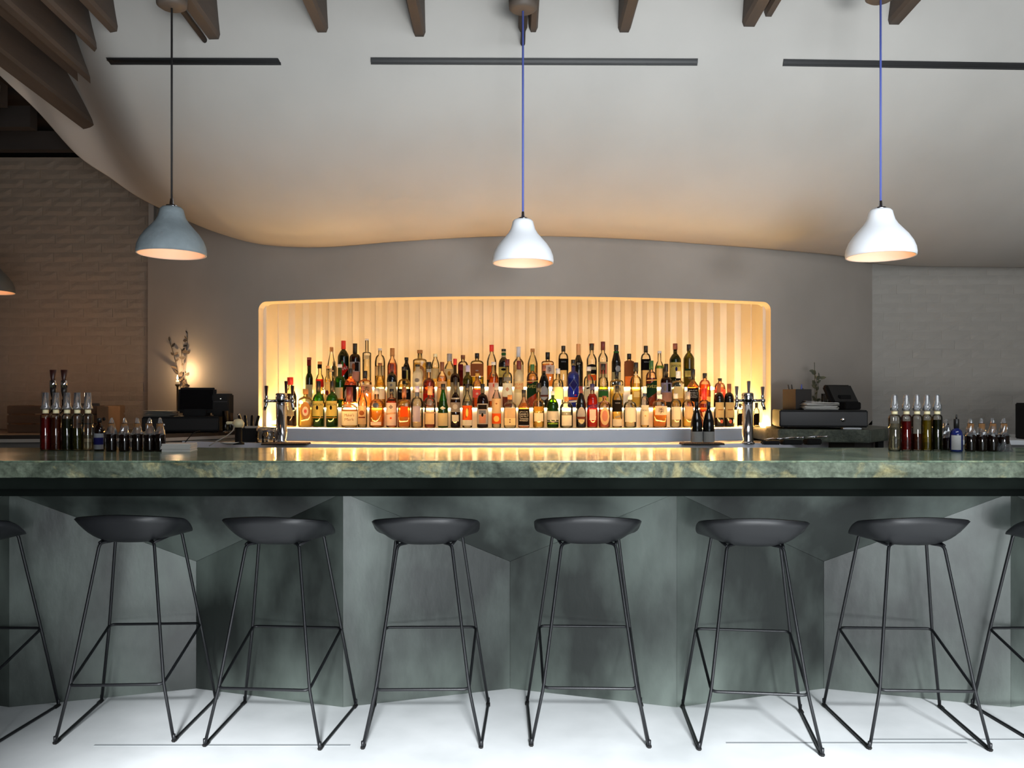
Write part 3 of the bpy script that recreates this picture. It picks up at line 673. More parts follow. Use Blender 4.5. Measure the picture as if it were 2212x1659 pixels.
def bottle(tier, xc, wpx, ytop, ycap, ysh, yn, nw, style, gk, lk, ylq, capk, labels, desc, Y=None, z0=None, sq=0, dr=1, kind='bottle', cat='bottle', group=None, capw=1.15, capname='cap', rz=0):
    if Y is None:
        X = 0; Y = 5.2
        for _ in range(6): Y = wy(X)+TY[tier]; X = (xc-CX)*Y/F
        Y += R.uniform(-.006, .006)
        z0 = TZ[tier]; group = group or {1: 'bottles on the lowest ledge', 2: 'bottles on the middle step', 3: 'bottles on the top step'}[tier]
    X = (xc-CX)*Y/F
    def z(y): return CH-(y-HZ)*Y/F-z0
    R_ = wpx/2*Y/F*.985; rn = nw/2*Y/F
    t = thing(kind, desc, cat, (X, Y, z0), math.atan2(-X, Y)*.9 if sq else rz, group)
    zs, zn, zc, zt = z(ysh), z(yn), z(ycap), z(ytop)
    def shoulder(Rr, rr, a, b, n=7):
        out = []
        for i in range(1, n+1):
            u = i/n
            if style == 'r': q = math.sqrt(max(0, 1-u*u))
            elif style == 'l': q = 1-u
            elif style == 'q': q = (1-u**3)
            else: q = 1-(u*u*(3-2*u)); q = .5*q+.5*math.sqrt(max(0, 1-u*u)) if u < 1 else 0
            out.append((rr+(Rr-rr)*q, a+(b-a)*u))
        return out
    prof = [(R_*.86, 0), (R_*.96, .002), (R_, .008), (R_, zs)]+shoulder(R_, rn, zs, zn)+[(rn, zc)]
    lathe('glass_body', prof, GL[gk](), t, 24 if not sq else 32, sq=sq, dr=dr, zsq=zs if sq else None)
    if lk:
        zl = max(.02, z(ylq)); Ri = R_-.003; ri = max(.003, rn-.003)
        pr = [(Ri*.9, .006), (Ri, .012)]
        if zl <= zs: pr += [(Ri, zl)]
        else:
            pr.append((Ri, zs))
            for (r_, zz) in shoulder(Ri, ri, zs, zn):
                if zz < zl: pr.append((r_, zz))
            pr.append((max(ri, pr[-1][0]*.985), zl))
        lathe('liquid', pr, LQ[lk](), t, 20 if not sq else 28, sq=sq, dr=dr, zsq=zs if sq else None)
    if capk:
        rc = rn*capw
        o = lathe('cork' if capk == 'cork' else capname, [(rc, zc-.004), (rc, zt-.0015), (rc*.9, zt), (0, zt)], C_(capk), t, 16)
    for i, lb in enumerate(labels):
        y1, y0, wf, col, shp = lb[:5]; Rl = R_; kk = sq; d_ = dr; off = .0008+.0006*i; xo = lb[8] if len(lb) > 8 else 0
        zm = (z(y0)+z(y1))/2
        if zm > zs+.002:
            Rl = rn+.0005 if zm > zn-.002 else rn+(R_-rn)*max(.15, (1-(zm-zs)/(zn-zs))); kk = 0; d_ = 1
        l = label_patch(t, Rl, kk, d_, z(y0), z(y1), wf, shp, P_(col), off, xo*R_)
        if len(lb) > 5 and lb[5]:
            lines = lb[5].split('|'); tw = (lb[7] if len(lb) > 7 and lb[7] else .8)*Rl*wf*2; H = z(y1)-z(y0)
            for q, s in enumerate(lines):
                fr_ = (q+.5)/len(lines); zz = z(y1)-H*(.12+.62*fr_ if len(lines) > 1 else .26 if H > .05 else .5)
                hh = min(H*.5/len(lines), tw*.30, .022) if len(lines) > 1 else min(H*.78, tw*.34) if H < .05 else min(H*.2, tw*.3)
                text_patch(l, s, Rl, kk, d_, zz if len(s) > 1 or s == 'M' else (z(y0)+z(y1))/2, tw*(1 if len(s) > 3 or len(s) == 1 else .55), hh if len(s) > 1 else H*.62, P_(lb[6]), off+.0006, xo*R_, .35 if shp == 's' else 0)
    NB[0] += 1; return t
B = bottle
F1 = 'on the lowest ledge'; F2 = 'on the middle step'; F3 = 'on the top step'
# tier, xc, w, ytop, ycap, yshoulder, yneck, neckw, style, glass, liquid, ylevel, cap, labels(y1,y0,wf,colour,shape,text,textcolour), description
# --- lowest ledge
B(1, 627, 27, 815, 830, 858, 838, 9, 'w', 'rose', 'dark', 850, 'red', [(867, 898, .8, 'cream', 'r')], 'dark amber bottle with red stopper and cream label behind the left beer tower', capw=1.45)
B(1, 660, 31, 840, 850, 868, 856, 9, 'q', 'pale', 'gold', 880, 'cork', [(868, 904, .72, 'tan', 'o'), (878, 898, .42, 'white', 'o', '', 'orange'), (884, 892, .2, 'pink', 'o')], 'pale oval labelled gin bottle with cork at the end of the lowest ledge', capw=1.3, sq=.4)
for xx, dd in ((688, 'green whiskey bottle with yellow label, of the adjoining pair, beside the oval gin'), (717.5, 'green whiskey bottle with yellow label, of the adjoining pair, beside the squat bottle')):
    B(1, xx, 26, 823, 845, 868, 850, 8.4, 'r', 'green', 'dark', 872, 'black', [(866, 899, .9, 'yellow', 'r', 'JAMESON', 'black', .9), (876, 885, .2, 'black', 'o'), (901, 903, .9, 'gold', 'r')], dd, capw=1.1)
B(1, 755, 35, 836, 866, 884, 872, 11, 'r', 'clear', 'gold', 884, 'maroon', [(885, 888, .96, 'brown', 'r'), (888, 918, .96, 'white', 'r', "Maker's|Mark", 'brown', .6)], 'squat bourbon bottle with dripping wax cap and wide white label', capw=1.3, sq=.35)
B(1, 783, 21, 834, 842, 872, 852, 7.5, 'w', 'clear', 'water', 860, 'copper', [(877, 916, .86, 'beige', 'r', "Tito's", 'brown', .8), (887, 897, .55, 'brown', 'o'), (900, 903, .7, 'copper', 'r')], 'vodka bottle with tan label and brown oval beside the squat bourbon')
B(1, 814, 33, 838, 850, 878, 862, 9, 'r', 'clear', 'amber', 880, 'grey', [(870, 881, .45, 'steelblue', 'o'), (911, 918, .7, 'white', 'r')], 'round amber bottle with small white strip label near its foot')
B(1, 846, 24, 840, 850, 872, 858, 8, 'r', 'clear', 'orange', 866, 'black', [(866, 870, .9, 'pink', 'r'), (870, 919, .9, 'white', 'r'), (874, 884, .4, 'grey', 'd'), (890, 896, .85, 'beige', 's'), (901, 905, .2, 'orange', 'o')], 'rum bottle with tall white label crossed by a slanting ribbon')
B(1, 873, 28, 836, 858, 873, 862, 8.5, 'r', 'clear', 'amber', 876, 'brown', [(878, 900, .6, 'orange', 'r')], 'square amber bottle with orange label and tall brown cap', sq=.5)
B(1, 901, 27, 834, 846, 874, 858, 9, 'r', 'clear', 'water', 878, 'lilac', [(877, 911, .62, 'lilac', 'r'), (848, 856, .8, 'steelblue', 'r')], 'clear bottle with pale lilac label on the lowest ledge')
B(1, 929, 25, 834, 852, 872, 858, 9.5, 'r', 'rose', 'deep', 890, 'tan', [(862, 876, .6, 'grey', 'o'), (890, 893, .95, 'beige', 'r'), (893, 916, .8, 'cream', 'r')], 'bourbon bottle with cream lower label and band, next to the bright green bottle')
B(1, 957, 23, 829, 841, 880, 846, 8.4, 'l', 'green', 'dark', 866, 'black', [(877, 886, .55, 'white', 'd'), (892, 920, .92, 'cream', 'r')], 'bright green bottle with long sloping neck and cream label')
B(1, 984, 21.5, 816, 846, 866, 850, 8, 'w', 'brown', 'dark', 870, 'black', [(825, 837, .8, 'green', 'o'), (859, 868, .9, 'silver', 'r'), (869, 890, .95, 'grey', 'r'), (873, 884, .5, 'silver', 'o'), (896, 910, .7, 'white', 'r')], 'tall dark bottle with silver label and small white square on the lowest ledge')
B(1, 1009.5, 22, 829, 844, 872, 852, 8.5, 'w', 'clear', 'water', 862, 'black', [(876, 907, .95, 'orange', 'r'), (880, 904, .3, 'brown', 's'), (907, 919, .95, 'white', 'r'), (882, 900, .25, 'yellow', 'o')], 'clear bottle with bright orange illustrated label and black cap')
B(1, 1042.5, 25, 829, 848, 870, 851, 8, 'r', 'brown', 'dark', 870, 'black', [(872, 916, .94, 'silver', 'r'), (874, 884, .75, 'black', 'r'), (886, 894, .6, 'steelblue', 'r'), (896, 914, .6, 'rose', 'r'), (892, 900, .2, 'black', 'o')], 'dark brown bottle with comic-strip label in black, white and pink')
B(1, 1072.5, 21, 829, 841, 866, 846, 8.4, 'w', 'clear', 'water', 860, 'grey', [(861, 893, .95, 'beige', 'r', '', 'brown'), (870, 874, .25, 'brown', 'd'), (893, 915, .95, 'orange', 'r'), (898, 911, .6, 'yellow', 'o')], 'clear slim bottle with beige label above orange fruit picture')
B(1, 1101.5, 27, 853, 862, 879, 868, 9, 'r', 'clear', 'water', 882, 'cork', [(881, 903, .9, 'beige', 'r'), (903, 918, .9, 'cream', 'r'), (905, 908, .12, 'brown', 'o'), (910, 913, .12, 'copper', 'o')], 'short square clear bottle with pale dotted label', sq=.6)
B(1, 1131.5, 25, 842, 856, 878, 862, 8, 'l', 'rose', 'amber', 870, 'black', [(883, 920, .97, 'black', 'r', "JACK|DANIEL'S|Old No.7|Tennessee|WHISKEY", 'white', .8), (918, 920, .9, 'white', 'r')], 'square black-labelled whiskey bottle in the middle of the lowest ledge', sq=.75)
B(1, 1163.5, 25, 827, 846, 876, 862, 9, 'r', 'clear', 'gold', 878, 'black', [(878, 888, .8, 'gold', 'r'), (892, 910, .8, 'white', 'r')], 'clear round-shouldered bottle with gold liquid, black cap and white label')
B(1, 1194, 26, 845, 852, 880, 860, 7, 'r', 'green', 'dark', 868, 'silver', [(865, 874, .28, 'maroon', 'd'), (888, 907, .94, 'white', 'r'), (909, 911, .94, 'silver', 'r'), (913, 916, .8, 'apple', 'r')], 'green gin bottle with silver cap and white label band')
B(1, 1223.5, 29, 857, 866, 884, 868, 9, 'r', 'clear', 'water', 890, 'cork', [(897, 919, .75, 'white', 'r')], 'clear wide-shouldered bottle with plain white label next to the green gin')
B(1, 1255, 22, 834, 848, 878, 850, 7.6, 'w', 'black', None, 0, 'maroon', [(879, 913, .82, 'silver', 'o'), (900, 905, .85, 'copper', 'r'), (905, 913, .6, 'cream', 'o')], 'black glass bottle with pink oval label beside the orange aperitif')
B(1, 1279.5, 23.5, 829, 841, 868, 851, 9, 'r', 'clear', 'red', 851, 'navy', [(872, 884, .97, 'navy', 's', 'APEROL', 'orange', .85), (884, 907, .6, 'white', 'r')], 'bright orange-red aperitif bottle with navy banner label')
B(1, 1305.5, 26, 855, 859, 878, 866, 8.5, 'r', 'rose', 'pink', 884, 'brown', [(880, 918, .78, 'cream', 'o'), (886, 910, .5, 'rose', 'o')], 'pinkish bottle with ornate pale oval label beside the aperitif')
B(1, 1333, 22, 833, 845, 862, 848, 7.5, 'w', 'clear', 'gold', 866, 'black', [(864, 889, .97, 'black', 'r', 'NIKKA', 'silver', .5), (897, 903, .5, 'grey', 's'), (905, 920, .9, 'white', 'r')], 'pale gold bottle with black square label above white label')
B(1, 1361, 28, 852, 862, 878, 867, 8, 'r', 'clear', 'water', 884, 'white', [(880, 911, .85, 'white', 'r')], 'squat clear bottle glowing white beside the black square label')
B(1, 1392.5, 18.5, 834, 848, 872, 856, 7.8, 'r', 'clear', 'gold', 880, 'white', [(850, 856, .8, 'steelblue', 'r'), (875, 918, .9, 'white', 'r', 'ROKU', 'navy', .7), (896, 900, .2, 'beige', 'o')], 'slim bottle with tall white label and blue lettering')
B(1, 1425, 30, 852, 861, 874, 864, 9, 'r', 'clear', 'amber', 876, 'white', [(877, 896, .86, 'white', 'r', '季', 'black', .5, .2)], 'square amber whisky bottle with white label and brush character on the lowest ledge', sq=.7)
B(1, 1459.5, 25, 850, 860, 876, 862, 8.5, 'r', 'clear', 'water', 882, 'silver', [(879, 906, .8, 'white', 'r')], 'clear bottle with white label next to the amber square whisky')
B(1, 1486, 25, 846, 862, 876, 864, 8.5, 'r', 'clear', 'gold', 900, 'grey', [(878, 905, .75, 'beige', 'r')], 'half full pale gold bottle with beige label beside the two black wine bottles')
B(1, 1521, 24, 839, 862, 876, 864, 9, 'r', 'rose', 'deep', 872, 'red', [(890, 917, .6, 'cream', 't')], 'red wax capped bourbon bottle with cream triangular label behind the black wine bottles', capw=1.3)
B(1, 1553, 22.5, 829, 847, 866, 848, 7.6, 'r', 'black', None, 0, 'copper', [(869, 902, .82, 'cream', 'r', '', 'grey', 0, 0, .12), (884, 886, .5, 'tan', 'r', '', '', 0, .12), (906, 914, .3, 'pink', 'o', '', '', 0, .3)], 'copper-capped dark wine bottle with cream label, farther from the right beer tower')
B(1, 1575, 22.5, 829, 847, 866, 848, 7.6, 'r', 'black', None, 0, 'copper', [(869, 902, .86, 'cream', 'r'), (884, 886, .5, 'tan', 'r'), (906, 914, .3, 'pink', 'o')], 'copper-capped dark wine bottle with cream label, closest to the right beer tower')
B(1, 1599, 13, 872, 880, 890, 882, 6, 'r', 'clear', 'dark', 896, 'black', [(893, 916, .8, 'black', 'r')], 'small clear bottle with black label just before the right beer tower')
B(1, 1634, 13, 870, 880, 890, 882, 6, 'r', 'clear', 'dark', 896, 'black', [(893, 916, .8, 'black', 'r')], 'small clear bottle with black label just past the right beer tower', z0=1.10, Y=5.46, group='bottles on the lowest ledge')
# --- middle step
B(2, 668, 16, 772, 776, 818, 806, 8.4, 'w', 'dkgreen', 'dark', 816, 'maroon', [(776, 790, 1, 'maroon', 'r'), (831, 870, .98, 'cream', 'r')], 'slim dark bottle with maroon neck and cream label ending the middle step')
B(2, 691, 17, 781, 786, 820, 808, 8, 'w', 'pale', 'gold', 830, 'cork', [(787, 796, 1.15, 'black', 'r'), (819, 836, .98, 'red', 'r')], 'bottle with cork, black neck band and bright red label')
B(2, 708, 14, 790, 795, 822, 812, 7, 'w', 'pale', 'gold', 820, 'tan', [(826, 866, .95, 'cream', 'r'), (843, 854, .5, 'maroon', 'o')], 'slim cream labelled bottle with a dark red drop on it')
B(2, 734, 24, 787, 793, 826, 812, 9, 'r', 'green', 'green', 826, 'silver', [(837, 861, .7, 'cream', 'r', '', '', 0, 0, -.2), (861, 863, .9, 'gold', 'r')], 'bright green shouldered bottle with clear neck and cream label')
B(2, 757, 28, 796, 812, 832, 818, 8.4, 'r', 'rose', 'deep', 816, 'black', [(832, 868, .97, 'black', 'r'), (836, 858, .4, 'pink', 'r', '', '', 0, .1), (838, 862, .18, 'silver', 's', '', '', 0, -.6)], 'orange shouldered bottle with black label and pink centre strip')
B(2, 788.5, 29, 801, 816, 828, 820, 9, 'r', 'clear', 'amber', 836, 'black', [(831, 849, .86, 'beige', 'r', '秀', 'black', .5, .25), (836, 842, .25, 'brown', 'r', '', '', 0, -.4)], 'square amber whisky bottle with beige brush character label, first on the middle step', sq=.7)
B(2, 821, 25, 784, 788, 834, 808, 8, 'l', 'clear', 'gold', 826, 'brown', [(840, 862, .8, 'white', 'r', '', '', 0, .1)], 'long necked pale gold decanter bottle with thin dark stopper')
B(2, 846.5, 22, 786, 802, 824, 806, 8, 'r', 'black', None, 0, 'maroon', [(825, 862, .85, 'cream', 'r'), (829, 835, .25, 'grey', 'o'), (841, 850, .35, 'black', 'r', '', '', 0, .15)], 'black wine shaped bottle with maroon capsule and cream label')
B(2, 873, 30, 792, 799, 838, 818, 9.5, 'r', 'clear', 'gold', 830, 'black', [(798, 817, 1, 'black', 'r'), (840, 863, .95, 'black', 'r', 'WOODFORD', 'silver', .7)], 'clear shouldered bottle with black neck label and wide black label')
B(2, 902, 22, 787, 791, 822, 800, 9, 'r', 'frost', 'water', 830, 'black', [(817, 826, .5, 'grey', 'o'), (836, 852, .3, 'steelblue', 'r'), (846, 848, .95, 'gold', 'r')], 'ornate clear bottle with grey seal and blue neck strip behind the lilac label')
B(2, 926.5, 26, 782, 796, 830, 818, 9.5, 'r', 'rose', 'deep', 816, 'black', [(796, 804, 1, 'white', 'r'), (850, 866, .9, 'red', 'r')], 'amber whisky bottle with white and red neck band and black cap')
B(2, 955, 22.5, 782, 800, 818, 804, 8.4, 'w', 'clear', 'amber', 812, 'brown', [(824, 868, .93, 'cream', 'r'), (836, 838, .6, 'pink', 'r'), (814, 819, .5, 'silver', 't')], 'amber bottle with brown cap and tall cream label above the bright green one')
B(2, 983, 21, 775, 787, 822, 806, 7, 'r', 'brown', 'ruby', 818, 'red', [(826, 868, .9, 'cream', 'r')], 'dark red round shouldered bottle with red cap and cream label')
B(2, 1010.5, 21.5, 789, 802, 822, 810, 8.5, 'w', 'olive', 'yellow', 818, 'lilac', [(829, 834, .9, 'black', 'r'), (834, 866, .95, 'cream', 'r')], 'olive glass bottle with pale lilac cap')
B(2, 1031, 20, 806, 812, 836, 822, 8, 'r', 'rose', 'orange', 838, 'gold', [(842, 859, .97, 'pink', 'r'), (848, 853, .3, 'white', 'o')], 'orange liqueur bottle with pink-red label beside the comic-strip bottle')
B(2, 1066, 22.5, 782, 787, 818, 802, 8.4, 'w', 'clear', 'orange', 814, 'silver', [(808, 815, .35, 'grey', 't'), (827, 866, .95, 'white', 'r'), (829, 836, .4, 'pink', 'r', '', '', 0, .3)], 'orange whisky bottle with silver triangle and pale label')
B(2, 1096, 22, 776, 789, 818, 804, 8.5, 'r', 'pale', 'deep', 858, 'maroon', [(815, 823, .7, 'grey', 'r'), (828, 857, .93, 'white', 'r'), (836, 846, .4, 'rose', 'd')], 'clear bottle with burgundy cap and cream label bearing a pink crest')
B(2, 1121, 21, 779, 797, 812, 800, 8.5, 'w', 'frost', 'water', 812, 'maroon', [(824, 848, .97, 'cream', 'r', 'ROLAND|SELECT', 'orange', .9)], 'frosted cream bottle with burgundy cap and red block lettering')
B(2, 1150, 25, 787, 800, 818, 804, 8, 'r', 'rose', 'deep', 820, 'green', [(820, 862, .97, 'dkgreen', 's'), (829, 840, .97, 'dkgreen', 'r', 'AVÈZE', 'yellow', .95), (822, 825, .95, 'yellow', 's')], 'amber bottle with green capsule and slanting green label by the black-labelled whiskey')
B(2, 1175, 22, 789, 800, 830, 808, 7.6, 'w', 'black', None, 0, 'copper', [(834, 864, .85, 'silver', 'o'), (853, 857, .85, 'copper', 'r')], 'black glass bottle with copper cap and oval label on the middle step')
B(2, 1205, 25, 796, 806, 832, 818, 8.5, 'r', 'clear', 'water', 828, 'silver', [(836, 863, .85, 'cream', 'r')], 'clear bottle with thin glass stopper and cream label before the blue bottle')
B(2, 1238.5, 26, 777, 789, 816, 802, 9, 'r', 'blue', 'blue', 817, 'black', [(817, 846, .75, 'steelblue', 'd'), (820, 843, .62, 'navy', 'd'), (852, 855, .2, 'red', 'o', '', '', 0, .3), (858, 864, .85, 'orange', 'r'), (864, 870, .85, 'white', 's')], 'blue gin bottle with diamond emblem and black cap')
B(2, 1271.5, 22, 792, 800, 828, 812, 9, 'r', 'pale', 'water', 836, 'silver', [(834, 870, .9, 'white', 'r'), (836, 841, .3, 'black', 's', '', '', 0, -.2)], 'clear bottle with white label beside the blue gin')
B(2, 1303, 22.5, 786, 798, 830, 814, 9, 'r', 'clear', 'yellow', 834, 'black', [(841, 845, .95, 'dkgreen', 'r', 'CHARTREUSE', 'cream', .9), (845, 858, .95, 'green', 'r'), (858, 869, .95, 'yellow', 'r')], 'yellow liqueur bottle with black cap and green and yellow label')
B(2, 1332, 29, 803, 817, 826, 820, 8, 'r', 'clear', 'gold', 832, 'black', [(833, 850, .8, 'cream', 'r', '季', 'black', .4, .3)], 'square gold whisky bottle with brush character label behind the black square label', sq=.7)
B(2, 1373.5, 25, 783, 801, 828, 812, 9, 'r', 'clear', 'gold', 828, 'black', [(846, 858, .5, 'cream', 'r'), (808, 810, 1, 'white', 'r')], 'round shouldered gold bottle with tall black cap')
B(2, 1407, 24, 779, 797, 816, 802, 8, 'r', 'rose', 'deep', 816, 'green', [(818, 862, .97, 'dkgreen', 's'), (829, 840, .97, 'dkgreen', 'r', 'AVÈZE', 'yellow', .95), (820, 823, .95, 'yellow', 's')], 'amber bottle with yellow-green capsule and slanting green label near the slim blue lettered bottle')
B(2, 1439, 24, 786, 812, 824, 814, 8, 'r', 'brown', 'dark', 826, 'black', [(827, 848, .95, 'lilac', 'r'), (829, 846, .25, 'black', 'r', '', '', 0, .4), (830, 845, .3, 'grey', 'o', '', '', 0, -.4), (848, 868, .95, 'rose', 'r')], 'dark brown bottle with comic label in lilac and pink on the middle step')
B(2, 1465, 27, 802, 816, 832, 822, 9, 'r', 'clear', 'gold', 838, 'white', [(816, 821, 1.1, 'black', 'r'), (835, 860, .75, 'cream', 'r')], 'square pale gold bottle with pale label before the black-labelled whiskey', sq=.5)
B(2, 1497, 25, 798, 818, 834, 822, 8, 'l', 'rose', 'amber', 826, 'black', [(838, 868, .97, 'black', 'r', "JACK|DANIEL'S|Old No.7|WHISKEY", 'white', .8)], 'square black-labelled whiskey bottle behind the two black wine bottles', sq=.75)
B(2, 1522.5, 25, 806, 816, 836, 820, 8.5, 'r', 'rose', 'orange', 830, 'black', [(857, 872, .9, 'yellow', 'r')], 'round orange-amber bottle with black cap and low yellow label')
B(2, 1555, 25, 817, 822, 842, 826, 8, 'r', 'rose', 'pink', 836, 'black', [(841, 860, .95, 'pink', 'r'), (846, 852, .3, 'white', 's')], 'clear topped bottle with pink-red label at the end of the middle step')
# --- top step
B(3, 716, 18, 750, 758, 790, 762, 7, 'l', 'clear', 'water', 796, 'cork', [(800, 803, .7, 'cream', 'r')], 'slender clear bottle with cork at the end of the top step')
B(3, 722, 11, 781, 784, 798, 790, 6, 'r', 'olive', 'dark', 796, 'grey', [], 'small dark drop shaped bottle in front of the corked slender one', Y=5.76, z0=1.366, group='bottles on the top step')
B(3, 742, 25, 736, 753, 772, 756, 8.4, 'w', 'dkgreen', 'dark', 766, 'red', [(778, 816, .95, 'red', 'd'), (780, 793, .25, 'green', 'o'), (792, 803, .9, 'red', 's', 'CYNAR', 'white', .95)], 'dark green bitter bottle with red capsule and red diamond label')
B(3, 767, 24, 742, 762, 776, 764, 8.4, 'r', 'brown', 'dark', 776, 'black', [(782, 803, .96, 'silver', 'r'), (783, 802, .35, 'black', 'r', '', '', 0, .45), (785, 800, .3, 'brown', 'o', '', '', 0, -.1), (803, 824, .9, 'rose', 'r')], 'dark brown bottle with comic label and black neck on the top step')
B(3, 792.5, 19, 732, 734, 764, 760, 7.5, 'q', 'clear', 'water', 768, 'silver', [(768, 776, .6, 'cream', 'r')], 'tall ghostly clear bottle with thin neck')
B(3, 821, 23, 752, 756, 786, 766, 7.5, 'r', 'clear', 'gold', 790, 'silver', [(792, 812, .8, 'cream', 'r')], 'clear long necked bottle beside the tall ghostly one')
B(3, 847.5, 22, 752, 768, 792, 774, 8.5, 'w', 'rose', 'pink', 784, 'cork', [(800, 804, .5, 'cream', 'r')], 'rose gold tinted bottle with long cork')
B(3, 878, 19, 772, 777, 804, 784, 7.5, 'w', 'black', None, 0, 'black', [(800, 828, .25, 'yellow', 'r', '', '', 0, .2)], 'black bottle with flat black stopper on the top step')
B(3, 907, 30, 756, 762, 780, 774, 10, 'q', 'pale', 'gold', 784, 'cork', [(790, 826, .8, 'tan', 'o'), (797, 820, .5, 'cream', 'o')], 'pale green oval labelled gin bottle with cork on the top step', sq=.4, capw=1.2)
B(3, 940.5, 18, 764, 770, 790, 776, 8.4, 'w', 'clear', 'gold', 794, 'cream', [(796, 818, .85, 'cream', 'r')], 'clear bottle with pale stopper and cream label beside the oval gin')
B(3, 971, 22.5, 764, 779, 796, 784, 10, 'w', 'pale', 'gold', 798, 'grey', [(797, 820, .9, 'cream', 'r'), (802, 812, .3, 'gold', 'o')], 'clear bottle with grey cap and round gold mark')
B(3, 1000, 22, 767, 774, 790, 780, 8, 'r', 'clear', 'ruby', 794, 'brown', [(787, 800, .5, 'maroon', 'r', '', '', 0, -.4), (790, 818, .4, 'cream', 'r', '', '', 0, .5)], 'ruby liqueur bottle with round brown stopper')
B(3, 1030.5, 29, 763, 773, 786, 778, 8.5, 'r', 'clear', 'yellow', 814, 'black', [(786, 813, .97, 'brown', 'r', '', 'silver'), (800, 802, .2, 'silver', 'r'), (816, 819, .3, 'black', 'r', '', '', 0, .4)], 'square bottle with large brown leather label and black cap', sq=.7)
B(3, 1062, 21, 745, 758, 782, 764, 8.4, 'w', 'clear', 'water', 790, 'red', [(790, 820, .5, 'orange', 'r', '', '', 0, -.4)], 'clear bottle with red cap towards the middle of the top step')
B(3, 1088, 23, 754, 758, 792, 772, 8.6, 'q', 'black', None, 0, 'black', [(758, 762, 1.1, 'cream', 'r'), (763, 767, 1.1, 'green', 'r'), (768, 772, 1.1, 'cream', 'r'), (793, 815, .95, 'yellow', 'r'), (796, 801, .5, 'black', 'o')], 'black bottle with green and white banded neck and yellow label')
B(3, 1120, 23, 749, 770, 784, 774, 8.4, 'w', 'clear', 'gold', 788, 'silver', [(788, 818, .9, 'cream', 'r')], 'clear bottle with tall silver capsule and cream label')
B(3, 1150.5, 22.5, 753, 759, 788, 766, 8.2, 'w', 'pale', 'gold', 790, 'cork', [], 'pale amber unlabelled bottle with glass topped stopper')
B(3, 1183, 27, 761, 775, 784, 779, 8.4, 'r', 'clear', 'amber', 786, 'black', [(789, 808, .82, 'white', 'r', '季', 'black', .4, .3)], 'square whisky bottle with brush character label on the top step', sq=.7)
B(3, 1217, 22, 747, 758, 774, 762, 8, 'r', 'clear', 'water', 780, 'black', [(775, 800, .97, 'black', 'r', 'NIKKA', 'silver', .5)], 'clear bottle with black square label beside the tall black bottle')
B(3, 1249.5, 20, 743, 766, 784, 767, 8.2, 'l', 'black', None, 0, 'tan', [(782, 790, .8, 'black', 'r', 'ESP', 'white', .8)], 'tall black bottle with golden capsule and small white letters')
B(3, 1278, 22.5, 742, 755, 778, 764, 8.6, 'w', 'clear', 'water', 788, 'black', [(742, 747, 1.2, 'red', 'r'), (787, 808, .97, 'black', 'a'), (793, 799, .8, 'cream', 'r'), (810, 822, .8, 'orange', 'r')], 'clear bottle with red and black cap and arched black label')
B(3, 1302.5, 21, 738, 755, 774, 762, 8.4, 'w', 'clear', 'water', 782, 'maroon', [(782, 816, .95, 'cream', 'r'), (786, 808, .65, 'pink', 'r')], 'clear bottle with maroon capsule and pink panel label')
B(3, 1331, 20.5, 745, 755, 782, 757, 8.4, 'l', 'black', None, 0, 'black', [(759, 764, 1.1, 'green', 'r'), (790, 803, .6, 'silver', 'o', '', '', 0, .3), (804, 822, .95, 'cream', 'r')], 'black amaro bottle with green neck ring and round seal')
B(3, 1359, 22, 764, 775, 788, 778, 8, 'r', 'rose', 'amber', 812, 'black', [(781, 813, .95, 'brown', 'r')], 'bottle with brown label covering its shoulders and black cap', sq=.5)
B(3, 1395, 22, 747, 760, 776, 763, 8, 'r', 'clear', 'water', 782, 'black', [(776, 800, .97, 'black', 'r', 'NIKKA', 'silver', .5)], 'clear bottle with black square label beside the yellow-green capsule')
B(3, 1424.5, 20, 758, 762, 796, 780, 7.5, 'w', 'clear', 'water', 792, 'silver', [(790, 796, .9, 'apple', 'r')], 'clear bottle with a thin green ring on its shoulder')
B(3, 1458.5, 25, 742, 754, 778, 764, 8.6, 'w', 'dkgreen', 'dark', 782, 'copper', [(783, 815, .95, 'yellow', 'r', 'JAMESON', 'black', .9), (793, 802, .2, 'navy', 'o')], 'large green whiskey bottle with yellow label on the top step')
B(3, 1488, 24, 744, 757, 776, 762, 8, 'w', 'olive', 'yellow', 772, 'black', [(797, 801, .85, 'dkgreen', 'r'), (801, 814, .85, 'yellow', 'r'), (797, 816, .35, 'black', 'r', '', '', 0, .5)], 'yellow-green whisky bottle with black cap at the end of the top step')
# --- two wine bottles standing on the steel worktop
for xx, dd in ((1504.5, 'black wine bottle with silver white label, nearer the middle of the bar'), (1530.5, 'black wine bottle with silver white label, nearer the beer tower')):
    B(1, xx, 25.5, 868, 882, 920, 884, 7.6, 'w', 'black', None, 0, 'black', [(932, 957, .96, 'white', 'r')], dd, Y=4.80, z0=1.018, group='pair of wine bottles on the steel worktop')
